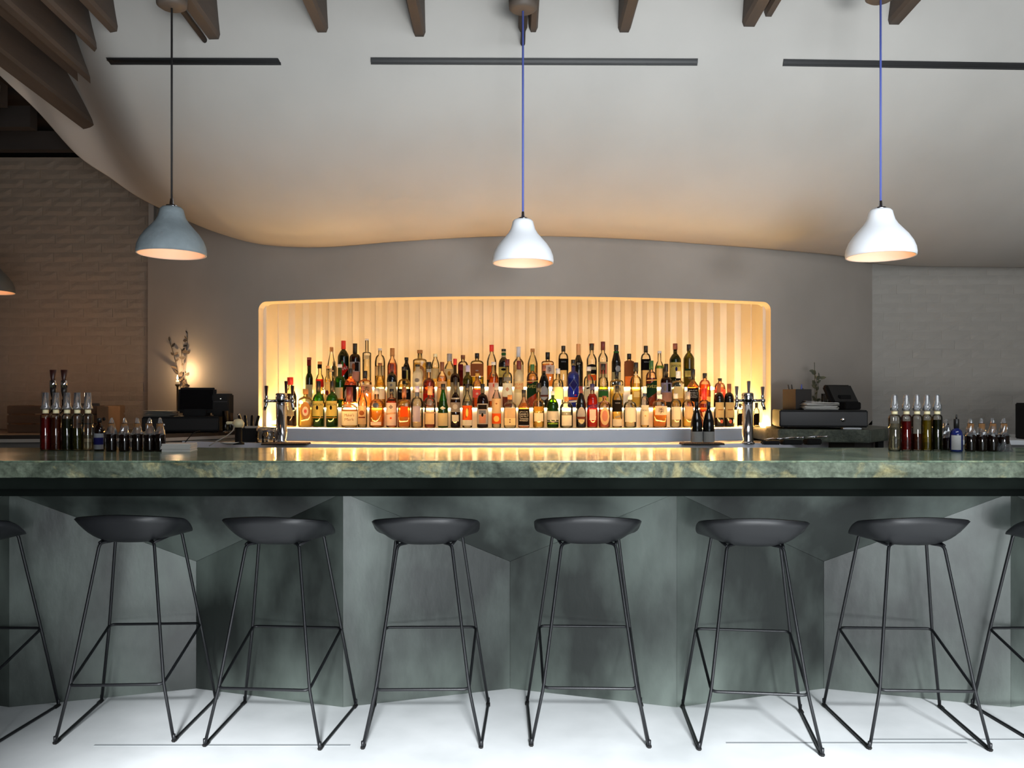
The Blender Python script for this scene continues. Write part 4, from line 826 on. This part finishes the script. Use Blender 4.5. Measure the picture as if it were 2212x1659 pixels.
# ------------------------------------------------------------------ bottles and papers on the marble bar
ZT = 1.046
def YT(yb): return (CH-ZT)*F/(yb-HZ)
def bar_xy(x, yb): p = px(x, yb, YT(yb)); return p.x, p.y
G5L = 'syrup bottles at the dark end of the bar'; G5R = 'spray bottles at the bright end of the bar'
GL['cap'] = lambda: glass('clear_plastic', (246, 248, 252), .22, 3.0, .8, (235, 240, 250), .08)
LQ['cola'] = lambda: glass('dark_bitters', (92, 30, 22), .5, .3, .4, (50, 14, 12))
LQ['reds'] = lambda: glass('red_syrup', (206, 30, 24), .3, .3, .6, (170, 20, 18)); LQ['orangy'] = lambda: glass('brown_syrup', (170, 84, 30), .35, .3, .6, (130, 60, 20))
LQ['olive'] = lambda: glass('olive_syrup', (130, 134, 44), .3, .3, .6, (100, 104, 30)); LQ['yel'] = lambda: glass('yellow_syrup', (214, 196, 50), .3, .3, .6, (180, 160, 30)); LQ['dol'] = lambda: glass('dark_olive_syrup', (86, 92, 40), .35, .3, .6, (64, 70, 26))
def sprayer(xc, w_, yb, ysh, ytop, ycapb, lk, yl, desc, grp, capshape=1):
    Y = YT(yb)
    t = bottle(1, xc, w_, ycapb-1, ycapb, ysh+4, ysh-4, 11, 'r', 'clear', lk, yl, None, [], desc, Y=Y, z0=ZT, group=grp)
    s = Y/F; z = lambda y: (yb-y)*s
    r = 7.6*s
    if capshape: lathe('clear_cap', [(r*1.15, z(ycapb)), (r*1.12, z(ycapb-12)), (r*.82, z(ycapb-16)), (r*.74, z(ytop+3)), (r*.5, z(ytop)), (0, z(ytop))], GL['cap'](), t, 18)
    else: lathe('clear_cup', [(r*1.3, z(ycapb)), (r*1.25, z(ycapb-4)), (r*.95, z(ycapb-10)), (r*.88, z(ytop)), (r*.80, z(ytop)), (r*.8, z(ycapb-8)), (0, z(ycapb-7))], GL['cap'](), t, 18)
    lathe('collar', [(r*.8, z(ysh-4)), (r*.8, z(ycapb+1)), (0, z(ycapb))], mat('cap_cream', COLS['cream'], .4), t, 14)
    return t
for x, lk, yl, d in ((98.5, 'reds', 902, 'red syrup bottle, the one standing farthest from the middle of the bar'), (121, 'orangy', 902, 'brown syrup bottle beside the red one'), (145, 'dol', 905, 'dark green syrup bottle in the middle of the five with clear cups'),
                     (167, 'olive', 925, 'half full olive syrup bottle with a clear cup'), (190, 'water', 940, 'pale syrup bottle with a clear cup, beside the blue labelled bottle')):
    sprayer(x, 22, 973, 897, 848, 884, lk, yl, d, G5L, 0)
for x, h, d in ((114.5, 799, 'pourer bottle with dark cone stopper behind the red syrup bottle'), (138.5, 800, 'pourer bottle with dark cone stopper behind the green syrup bottle')):
    Y = YT(969); t = bottle(1, x, 20, 862, 863, 896, 888, 9, 'r', 'clear', 'dol', 905, None, [], d, Y=Y, z0=ZT, group='stoppered bottles behind the syrup bottles'); s = Y/F; z = lambda y: (969-y)*s
    lathe('dark_liner', [(3.5*s, z(857)), (6.2*s, z(845)), (6.4*s, z(837)), (0, z(837))], C_('black'), t, 14)
    lathe('neck_tube', [(3*s, z(872)), (3*s, z(855)), (0, z(855))], C_('black'), t, 10)
    lathe('metal_band', [(6.6*s, z(837)), (6.6*s, z(822)), (0, z(822))], M_chrome, t, 16); lathe('stopper', [(4*s, z(822)), (4.6*s, z(818)), (7*s, z(799)), (0, z(799))], mat('dark_cone', (46, 18, 14), .4), t, 14)
B(1, 215, 22, 903, 909, 932, 918, 9, 'r', 'brown', 'dark', 930, 'black', [(936, 970, .97, 'silver', 'r'), (945, 960, .97, 'navy', 'r')], 'dark bottle with blue and white label next to the syrup bottles', Y=YT(974), z0=ZT, group='small bottles on the bar')
def film(parent, Rr, z0, z1, seed):
    """crumpled cling film draped over a bottle top"""
    rr = random.Random(seed); seg = 14; n = 6; vs = []; fs = []
    for j in range(n):
        u = j/(n-1); rad = Rr*(1.12-.86*u**.8)
        for i in range(seg):
            a = 2*math.pi*i/seg; k = rad*(1+rr.uniform(-.22, .22)); vs.append((k*math.cos(a), k*math.sin(a), z0+(z1-z0)*u+rr.uniform(-.004, .004)))
    vs.append((0, 0, z1+.004)); c = len(vs)-1
    for j in range(n-1):
        for i in range(seg): k = (i+1) % seg; fs.append((j*seg+i, j*seg+k, (j+1)*seg+k, (j+1)*seg+i))
    for i in range(seg): fs.append(((n-1)*seg+i, (n-1)*seg+(i+1) % seg, c))
    return mesh_obj('plastic_film', vs, fs, glass('cling_film', (250, 250, 252), .16, 3.5, .9, (240, 244, 250), .12), parent)
wd = ['first of the film wrapped dashers, beside the blue labelled bottle', 'second of the film wrapped dashers from the syrup bottles', 'middle one of the five film wrapped dark dashers', 'fourth film wrapped dasher, one before the white napkins', 'film wrapped dark dasher next to the white napkin stack']
for i, x in enumerate((241, 269, 297, 323, 346)):
    t = B(1, x, 22.5, 911, 914, 940, 937, 12, 'q', 'brown', 'dark', 942, None, [(915, 936, 1.15, 'tan', 'r')], wd[i], Y=YT(975), z0=ZT, group='film wrapped dashers at the dark end of the bar', kind='dasher_bottle')
    film(t, 10.5*YT(975)/F, (975-938)*YT(975)/F, (975-904)*YT(975)/F, i)
nk = thing('napkin_stack', 'stack of white paper napkins lying on the bar', 'napkins', (*bar_xy(388, 974), ZT), .12)
for i in range(9):
    q = box('napkin', -.064+R.uniform(-.003, .003), .064+R.uniform(-.003, .003), -.06+R.uniform(-.004, .004), .06, .004*i, .004*i+.0034, M_paper, nk, .0012)
for x, w_, lk, yl, tp, d in ((1932.5, 26, 'water', 915, 852, 'clear water spray bottle, first of the row by the grey brick wall'), (1958, 22, 'reds', 910, 852, 'dark red spray bottle beside the clear one'), (1981, 22, 'orangy', 937, 852, 'half full amber spray bottle in the middle of the row'),
                            (2002.5, 20, 'yel', 908, 852, 'yellow spray bottle between amber and dark olive'), (2024.5, 21, 'dol', 907, 852, 'dark olive spray bottle at the end of the row')):
    sprayer(x, w_, 974, 899, tp, 887, lk, yl, d, G5R, 1)
t = B(1, 2044, 22, 912, 915, 945, 942, 11, 'q', 'brown', 'reds', 944, None, [], 'film wrapped red dasher between the spray bottles and the blue bottle', Y=YT(972), z0=ZT, group='film wrapped dashers at the bright end of the bar', kind='dasher_bottle'); film(t, 13*YT(972)/F, (972-945)*YT(972)/F, (972-907)*YT(972)/F, 20)
B(1, 2066, 26, 905, 923, 942, 926, 9.5, 'r', 'blue', 'blue', 940, 'black', [(940, 971, .62, 'white', 'r', '', '', 0, -.38), (938, 941, .62, 'red', 'r', '', '', 0, -.38)], 'cobalt blue dropper bottle with white label', Y=YT(976), z0=ZT, group='small bottles on the bar')
t = bpy.data.objects[[o.name for o in bpy.data.objects if o.get('label') == 'cobalt blue dropper bottle with white label'][0]]
lathe('pipette_tip', [(.004, (976-905)*YT(976)/F), (.003, (976-896)*YT(976)/F), (0, (976-895)*YT(976)/F)], C_('black'), t, 8)
for i, (x, c, d) in enumerate(((2096, 'dark', 'film wrapped dark dasher beside the blue bottle'), (2120, 'cola', 'film wrapped dark dasher, second past the blue bottle'), (2144, 'cola', 'film wrapped reddish dasher, third past the blue bottle'), (2168, 'dark', 'film wrapped dark dasher at the end, with film trailing to the bar'))):
    t = B(1, x, 22.5, 910, 914, 940, 938, 12, 'q', 'brown', c, 942, None, [(915, 934, 1.1, 'tan', 'r')], d, Y=YT(975), z0=ZT, group='film wrapped dashers at the bright end of the bar', kind='dasher_bottle'); film(t, 10.8*YT(975)/F, (975-942)*YT(975)/F, (975-905)*YT(975)/F, 30+i)
    if i == 3: film(t, 17*YT(975)/F, .0, (975-930)*YT(975)/F, 44)

# ------------------------------------------------------------------ beer towers on the steel worktop
def tower(x, yb, dirs, desc):
    Y = 4.80; p = px(x, yb, Y); t = thing('beer_tower', desc, 'beer tower', (p.x, p.y, 1.018), 0, 'beer towers'); s = Y/F
    h = (yb-848)*s
    lathe('column', [(.042, 0), (.042, .006), (.033, .010), (.0315, .02), (.0315, h*.80)], M_chrome, t, 28)
    lathe('column_cap', [(.0315, h*.80), (.034, h*.81), (.034, h*.97), (.030, h*.99), (0, h)], M_chrome, t, 28)
    for (a, top) in dirs:
        fz = h*.84; d = Vector((math.sin(a), -math.cos(a), 0)); q = d*.085
        f = tube('faucet', rounded([d*.03+Vector((0, 0, fz)), q+Vector((0, 0, fz)), q+Vector((0, 0, fz-.02)), q+d*.012+Vector((0, 0, fz-.055))], .012), .0095, M_chrome, t, 10)
        bm = bmesh.new(); bmesh.ops.create_uvsphere(bm, u_segments=12, v_segments=8, radius=.016, matrix=Matrix.Translation(q+Vector((0, 0, fz)))); bm_obj('faucet_ball', bm, M_chrome, f, True)
        lathe('lever_collar', [(.007, fz), (.009, fz+.03), (.006, fz+.035), (0, fz+.036)], M_chrome, f, 12, loc=(q.x, q.y, 0))
        zt = (yb-top)*s
        hp = lathe('tap_handle', [(.006, fz+.032), (.008, fz+.036), (.0125, zt-.004), (.011, zt), (0, zt)], mat('tap_handle_dark', (44, 22, 18), .35), t, 4, smooth=False, loc=(q.x, q.y, 0))
    return t
tower(608, 958, ((-1.25, 833), (-.05+math.pi, 822), (1.1, 833)), 'chrome three tap beer tower beside the red stoppered bottle')
tower(1615, 959, ((-1.1, 835), (math.pi-.35, 823), (1.15, 836)), 'chrome three tap beer tower beside the stone register shelf')
def mat_thing(name, x0, x1, y, desc):
    t = thing(name, desc, 'bar mat', ((x0+x1)/2, y, 1.019)); w_ = x1-x0
    box('mat_base', -w_/2, w_/2, -.06, .06, 0, .006, M_blackp, t, .002)
    bm = bmesh.new()
    for i in range(26): u = -w_/2+w_*(i+.5)/26; add_box(bm, u-.0022, u+.0022, -.055, .055, .006, .011)
    o = bm_obj('mat_ribs', bm, mat('mat_tan', (120, 98, 76), .8), t); o['kind'] = 'stuff'
mat_thing('bar_mat', -1.44, -1.18, 4.70, 'brown ribbed bar mat in front of the left beer tower')
mat_thing('bar_mat', .98, 1.22, 4.70, 'dark ribbed bar mat in front of the two black wine bottles')

# ------------------------------------------------------------------ registers and what stands round them
def register(x, y, z, rz, desc, w_, h, flip=1):
    t = thing('cash_drawer', desc, 'cash drawer', (x, y, z), rz, 'cash drawers')
    box('drawer_body', -w_/2, w_/2, -.19, .19, .012, h, M_blackp, t, .006); box('drawer_front', -w_/2+.006, w_/2-.006, -.196, -.188, .022, h-.012, mat('drawer_front', (26, 23, 22), .5), t, .003)
    for a in (-1, 1):
        for b in (-1, 1): lathe('foot', [(.014, 0), (.014, .013), (0, .013)], M_blackp, t, 10, loc=(a*(w_/2-.04), b*.15, 0))
    o = lathe('lock', [(.012, 0), (.012, .006), (.004, .008), (0, .008)], M_chrome, t, 14); o.rotation_euler = (math.pi/2, 0, 0); o.location = (w_*.22*flip, -.195, h*.5)
    return t
# dark end: drawer, terminal, printer, papers
zl_ = 1.066; a = px(388, 925, 5.15)
register(a.x, 5.30, zl_, .12, 'dark cash drawer standing on the wooden side counter', .47, .105, -1)
def terminal(x, y, z, rz, tilt, w_, h, desc):
    t = thing('register_terminal', desc, 'register', (x, y, z), rz, 'register terminals')
    o = box('screen_housing', -w_/2, w_/2, -.02, .02, 0, h, M_blackp, t, .012); o.location = (0, 0, .02); o.rotation_euler = (tilt, 0, 0)
    s_ = box('screen', -w_/2+.015, w_/2-.015, -.0225, -.0205, .02, h-.015, mat('screen_glass', (12, 12, 14), .12), t, 0); s_.location = (0, 0, .02); s_.rotation_euler = (tilt, 0, 0)
    prism('stand', [(-w_*.3, -.06), (w_*.3, -.06), (w_*.25, .12), (-w_*.25, .12)], 0, .045, M_blackp, t, .005)
    box('stand_neck', -.05, .05, .0, .06, .04, h*.6, M_blackp, t, .006)
    return t
a = px(417, 887, 5.2); terminal(a.x, 5.26, zl_+.106, .12, -.16, .235, .165, 'dark register terminal on the wooden side counter under the grey pendant lamp')
rp = thing('receipt_printer', 'black receipt printer beside the dark register terminal', 'printer', (px(470, 890, 5.3).x+.012, 5.34, zl_+.106), .15)
box('printer_body', -.045, .062, -.08, .08, 0, .145, M_blackp, rp, .008); box('paper_slot', -.035, .05, -.082, -.078, .09, .096, mat('slot_dark', (6, 6, 6), .5), rp); lathe('indicator', [(.003, 0), (.003, .003), (0, .003)], emat('indicator_white', (230, 230, 220), 1.5), rp, 8, loc=(.01, -.0815, .11)).rotation_euler = (0, 0, 0)
pf = thing('paper_pile', 'untidy pile of papers lying on the dark cash drawer', 'papers', (px(345, 880, 5.2).x, 5.24, zl_+.105), .1)
for i in range(9): o = box('sheet', -.075, .09, -.1, .1, 0, .0018, mat('dim_paper', (128, 124, 116), .8), pf); o.location = (R.uniform(-.012, .012), R.uniform(-.02, .0), .001+.0042*i); o.rotation_euler = (0, R.uniform(-.02, .03), R.uniform(-.12, .12))
cr_ = thing('wooden_crate', 'dark wooden crate on the side counter behind the syrup bottles', 'crate', (px(146, 928, 5.35).x, 5.35, zl_), 0)
cw, chh = .31, .175
for nm, b in (('crate_side', (-cw, -cw+.018, -.13, .13, 0, chh)), ('crate_side', (cw-.018, cw, -.13, .13, 0, chh)), ('crate_base', (-cw, cw, -.13, .13, 0, .012))): box(nm, *b, mat('crate_wood', (92, 66, 46), .75, var=.3, scale=7, stretch=(.3, 1, 1)), cr_, .002)
for z0_ in (.0, .06, .12): box('slat', -cw, cw, -.145, -.131, z0_+.002, z0_+.052, MATS['crate_wood'], cr_, .002); box('slat', -cw, cw, .131, .145, z0_+.002, z0_+.052, MATS['crate_wood'], cr_, .002)
fd = thing('folder', 'dark folder standing in the wooden crate', 'folder', (cr_.location.x+.17, 5.33, zl_+.013), 0); o = box('cover', -.09, .05, -.01, .01, 0, .175, mat('folder_grey', (56, 54, 52), .7), fd, .003); box('page_block', -.086, .046, -.006, .006, .002, .17, M_paper, fd)
bp = thing('wooden_block', 'pale wooden box file with a finger hole beside the dark folder', 'box file', (px(236, 925, 5.25).x+.025, 5.16, zl_), .05)
box('box_body', -.036, .036, -.05, .12, 0, .17, mat('file_wood', (128, 92, 62), .7, var=.15, scale=8), bp, .002)
o = lathe('finger_hole', [(.011, 0), (.011, .001), (0, .001)], mat('slot_dark', (6, 6, 6), .5), bp, 14); o.rotation_euler = (math.pi/2, 0, 0); o.location = (.008, -.0505, .09)
# glasses and tools
def tumbler(x, yb, Y, w_, h, z, desc, grp=None, lk=None):
    p = px(x, yb, Y); t = thing('glass_tumbler', desc, 'glass', (p.x, Y, z), 0, grp)
    lathe('glass_wall', [(w_*.85, 0), (w_, .01), (w_, h), (w_*.94, h), (w_*.92, .012), (0, .012)], GL['clear'](), t, 20); return t
tumbler(487, 918, 5.2, .019, .14, zl_, 'tall clear glass next to the receipt printer', 'tall glasses by the printer'); tumbler(497, 915, 5.3, .02, .125, zl_, 'shorter clear glass behind the tall one, near the knives', 'tall glasses by the printer')
for x, r_, d in ((580, .038, 'wide clear jar with ridged rim beside the left beer tower'), (566, .036, 'smaller clear jar behind the wide one')):
    p = px(x, 956, 4.74 if x == 580 else 4.88); t = thing('glass_jar', d, 'jar', (p.x, p.y, 1.018), 0, 'clear jars by the beer tower')
    lathe('jar_body', [(r_*.9, 0), (r_, .008), (r_, .055), (r_*.86, .066), (r_*.86, .075)], GL['clear'](), t, 24); lathe('jar_rim', [(r_*.9, .072), (r_*.94, .074), (r_*.94, .084), (r_*.82, .085), (r_*.8, .072)], GL['cap'](), t, 24)
kb = thing('knife_caddy', 'dark caddy holding four knives beside the niche', 'caddy', (px(537, 945, 5.0).x, 5.02, 1.018), .1)
box('caddy_body', -.05, .05, -.035, .035, 0, .085, M_blackp, kb, .005); box('white_ledge', -.02, .055, -.04, .04, .085, .098, mat('pale_edge', (176, 168, 158), .6), kb, .002)
for i, (dx, tl) in enumerate(((-.045, -.25), (-.02, -.1), (.012, .05), (.036, .25))):
    k = thing('knife', ['black handled bar knife leaning out of the caddy with a silver end', 'black handled bar knife, second in the caddy', 'black handled bar knife, third in the caddy', 'black handled bar knife leaning towards the lit niche'][i], 'knife', (kb.location.x+dx, 5.02, 1.098), 0, 'knives in the caddy')
    k.rotation_euler = (0, tl, 0)
    box('handle', -.008, .008, -.006, .006, .012, .085, mat('knife_handle', (14, 12, 12), .35), k, .003); lathe('bolster', [(.008, 0), (.008, .012), (0, .012)], M_chrome, k, 10); box('blade', -.007, .007, -.001, .001, -.06, .002, M_steel, k)
    if i == 0: lathe('end_cap', [(.009, .085), (.009, .095), (0, .097)], M_chrome, k, 10)
pc = thing('citrus_press', 'cream coloured gadget with black base and a cable behind the bar', 'gadget', (px(525, 945, 4.8).x, 4.72, 1.018), 0)
lathe('base', [(.034, 0), (.032, .01), (.02, .014), (.02, .10)], M_blackp, pc, 16); lathe('head', [(.012, .095), (.03, .105), (.034, .125), (.022, .145), (0, .15)], mat('cap_cream', COLS['cream'], .4), pc, 16); box('spout', -.07, -.01, -.01, .01, .118, .134, MATS['cap_cream'], pc, .004)
pts = [px(x, y, Y) for x, y, Y in ((500, 916, 4.66), (506, 920, 4.7), (504, 930, 4.65), (490, 942, 4.6), (470, 952, 4.55), (452, 963, 4.5))]
T(tube('cable', rounded(pts, .03), .0035, mat('pale_cable', (150, 146, 140), .6), None, 6), 'thin pale cable running down from the cream gadget', 'cable')
pts = [px(x, y, Y) for x, y, Y in ((432, 931, 5.02), (418, 934, 4.99), (406, 948, 4.98), (398, 958, 4.97))]
T(tube('cable', rounded(pts, .03), .003, M_blackp, None, 6), 'thin black cable hanging over the pale counter edge', 'cable')
pl = thing('small_dish', 'small pale dish lying behind the bar by the cable', 'dish', (px(498, 955, 4.72).x, 4.72, 1.018)); lathe('dish_body', [(.02, 0), (.05, .008), (.06, .014), (.056, .015), (.02, .004), (0, .004)], M_paper, pl, 20)
# candle behind the register; leaves added only to pattern its light on the wall
cd = thing('candlestick', 'slim candlestick with a small flame against the curved wall behind the dark register', 'candle', (-2.30, 5.57, zl_))
lathe('stick', [(.035, 0), (.03, .008), (.006, .014), (.006, .30), (.016, .31), (.016, .318), (0, .318)], mat('stick_brass', (70, 54, 30), .4, metal=.6), cd, 16)
lathe('wax', [(.01, .318), (.01, .345), (0, .345)], mat('wax', (240, 225, 190), .5), cd, 14); lathe('flame', [(0, .347), (.005, .355), (.0045, .365), (0, .383)], emat('flame', (255, 190, 110), 30), cd, 10)
light('candle_light', 'POINT', (-2.30, 5.56, 1.47), (0, 0, 0), 2.0, (1, .66, .34), shadow_soft_size=.006)
def plant(name, x, y, z, h, nleaf, ls, desc, m, seed, vase=True, spread_=.1):
    rr = random.Random(seed); t = thing(name, desc, 'plant', (x, y, z), 0)
    if vase: lathe('glass_vase', [(.03, 0), (.032, .008), (.032, .12), (.029, .12), (.029, .012), (0, .012)], GL['clear'](), t, 18)
    for k in range(3):
        a = rr.uniform(-1, 1)*spread_; b = rr.uniform(-1, 1)*.03; hh = h*rr.uniform(.7, 1); pts = [Vector((a*u*u, b*u, .01+hh*u)) for u in [q/6 for q in range(7)]]
        tube('stem', pts, .002, m, t, 5)
        for q in range(nleaf):
            u = rr.uniform(.35, 1); c = Vector((a*u*u, b*u, .01+hh*u)); d = Vector((rr.uniform(-1, 1), rr.uniform(-.5, .5), rr.uniform(-.1, .9))).normalized(); sd = d.cross(Vector((rr.uniform(-1, 1), 1, 0))).normalized(); L_ = ls*rr.uniform(.6, 1.2)
            vs = [c, c+d*L_*.35+sd*L_*.22, c+d*L_*.7+sd*L_*.2, c+d*L_, c+d*L_*.7-sd*L_*.2, c+d*L_*.35-sd*L_*.22]
            mesh_obj('leaf', vs, [(0, 1, 2, 3), (0, 3, 4, 5)], m, t)
    return t
M_leaf = mat('dry_leaf', (70, 72, 56), .8, var=.3, scale=30)
plant('leaf_occluder', -2.29, 5.64, zl_, .72, 16, .045, 'added leaf cluster breaking up the candle light behind the dark register', mat('occluder_leaf', (58, 46, 32), .8), 5, False, .12)
# bright end
zr = 1.102; a = px(1776, 905, 4.95)
register(a.x, 5.02, zr, -.2, 'dark cash drawer standing on the green stone slab', .50, .115, 1)
pcp = px(1715, 905, 5.0)
bx = thing('pen_box', 'dark square pen box on the cash drawer over the stone slab', 'box', (pcp.x+.03, 5.03, zr+.116), .35)
for nm, b in (('box_wall', (-.06, .06, -.06, -.054, 0, .125)), ('box_wall', (-.06, .06, .054, .06, 0, .125)), ('box_wall', (-.06, -.054, -.054, .054, 0, .125)), ('box_wall', (.054, .06, -.054, .054, 0, .125)), ('box_bottom', (-.06, .06, -.06, .06, 0, .005))): box(nm, *b, mat('pen_box_brown', (40, 36, 34), .6), bx)
for i, (dx, dy, tl, c) in enumerate(((-.03, 0, -.18, 'black'), (-.01, .02, -.12, 'black'), (.02, -.01, .03, 'blue'), (.035, .02, .06, 'black'))):
    pn = thing('pen', ['black pen leaning outwards in the pen box', 'second black pen in the pen box', 'blue topped pen standing in the pen box', 'short black pen in the pen box'][i], 'pen', (bx.location.x+dx, 5.03+dy, zr+.126), 0, 'pens in the pen box'); pn.rotation_euler = (0, tl, 0)
    lathe('barrel', [(.002, 0), (.005, .01), (.005, .12), (.003, .145), (0, .146)] if i != 3 else [(.002, 0), (.005, .01), (.005, .12), (0, .122)], C_(c), pn, 8)
ra = px(1830, 885, 4.98); tm = terminal(ra.x, 5.0, zr+.116, .42, -.55, .22, .15, 'dark tilted register terminal on the drawer over the stone slab')
nr = thing('paper_pile', 'fanned pile of receipts and napkins between pen box and register terminal', 'papers', (px(1770, 887, 4.92).x, 4.93, zr+.116), -.1)
for i in range(14): o = box('sheet', -.095, .10, -.05, .05, 0, .0016, M_paper, nr); o.location = (R.uniform(-.012, .012), R.uniform(-.01, .01), .001+.0034*i); o.rotation_euler = (R.uniform(-.02, .02), R.uniform(-.02, .07)*(i > 6), R.uniform(-.15, .15))
rn_ = thing('paper_strip', 'folded white paper sticking out under the cash drawer', 'paper', (px(1842, 925, 4.82).x, 4.835, zr+.001), -.2); box('sheet', -.052, .052, -.02, .06, 0, .009, M_white, rn_, .002); box('sheet', -.045, .045, -.026, .05, .009, .012, M_white, rn_)
plant('twig_in_vase', px(1762, 885, 5.3).x, 5.31, zr, .42, 10, .04, 'dry leafy twig in a clear vase behind the pen box', M_leaf, 11, True, .035)
for i, x in enumerate((1779, 1788)): tumbler(x, 900, 5.28, .015, .215, zr, ['tall narrow glass nearer the twig vase', 'tall narrow glass nearer the register terminal'][i], 'narrow glasses on the stone slab')
for i, (x0, y0, w_) in enumerate(((1662, 948, .05), (1706, 950, .06), (1752, 953, .045))):
    p = px(x0, y0, 4.72); b_ = thing('tool_tray', ['dark crumpled cloth bundle beside the beer tower', 'dark tray of bar tools under the stone slab', 'small dark tin under the stone slab'][i], 'tray', (p.x, 4.70, 1.0185), .1*i)
    box('tray_body', -w_, w_, -.03, .03, 0, .022+.006*i, M_blackp, b_, .006)
    for k in range(4): o = lathe('tool', [(.003, 0), (.004, .05), (.006, .06), (0, .062)], M_chrome if k % 2 else M_steel, b_, 8, loc=(0, 0, 0)); o.location = (-w_*.7+k*w_*.45, .0, .03+.006*i); o.rotation_euler = (0, math.pi/2-.1, R.uniform(-.5, .5))
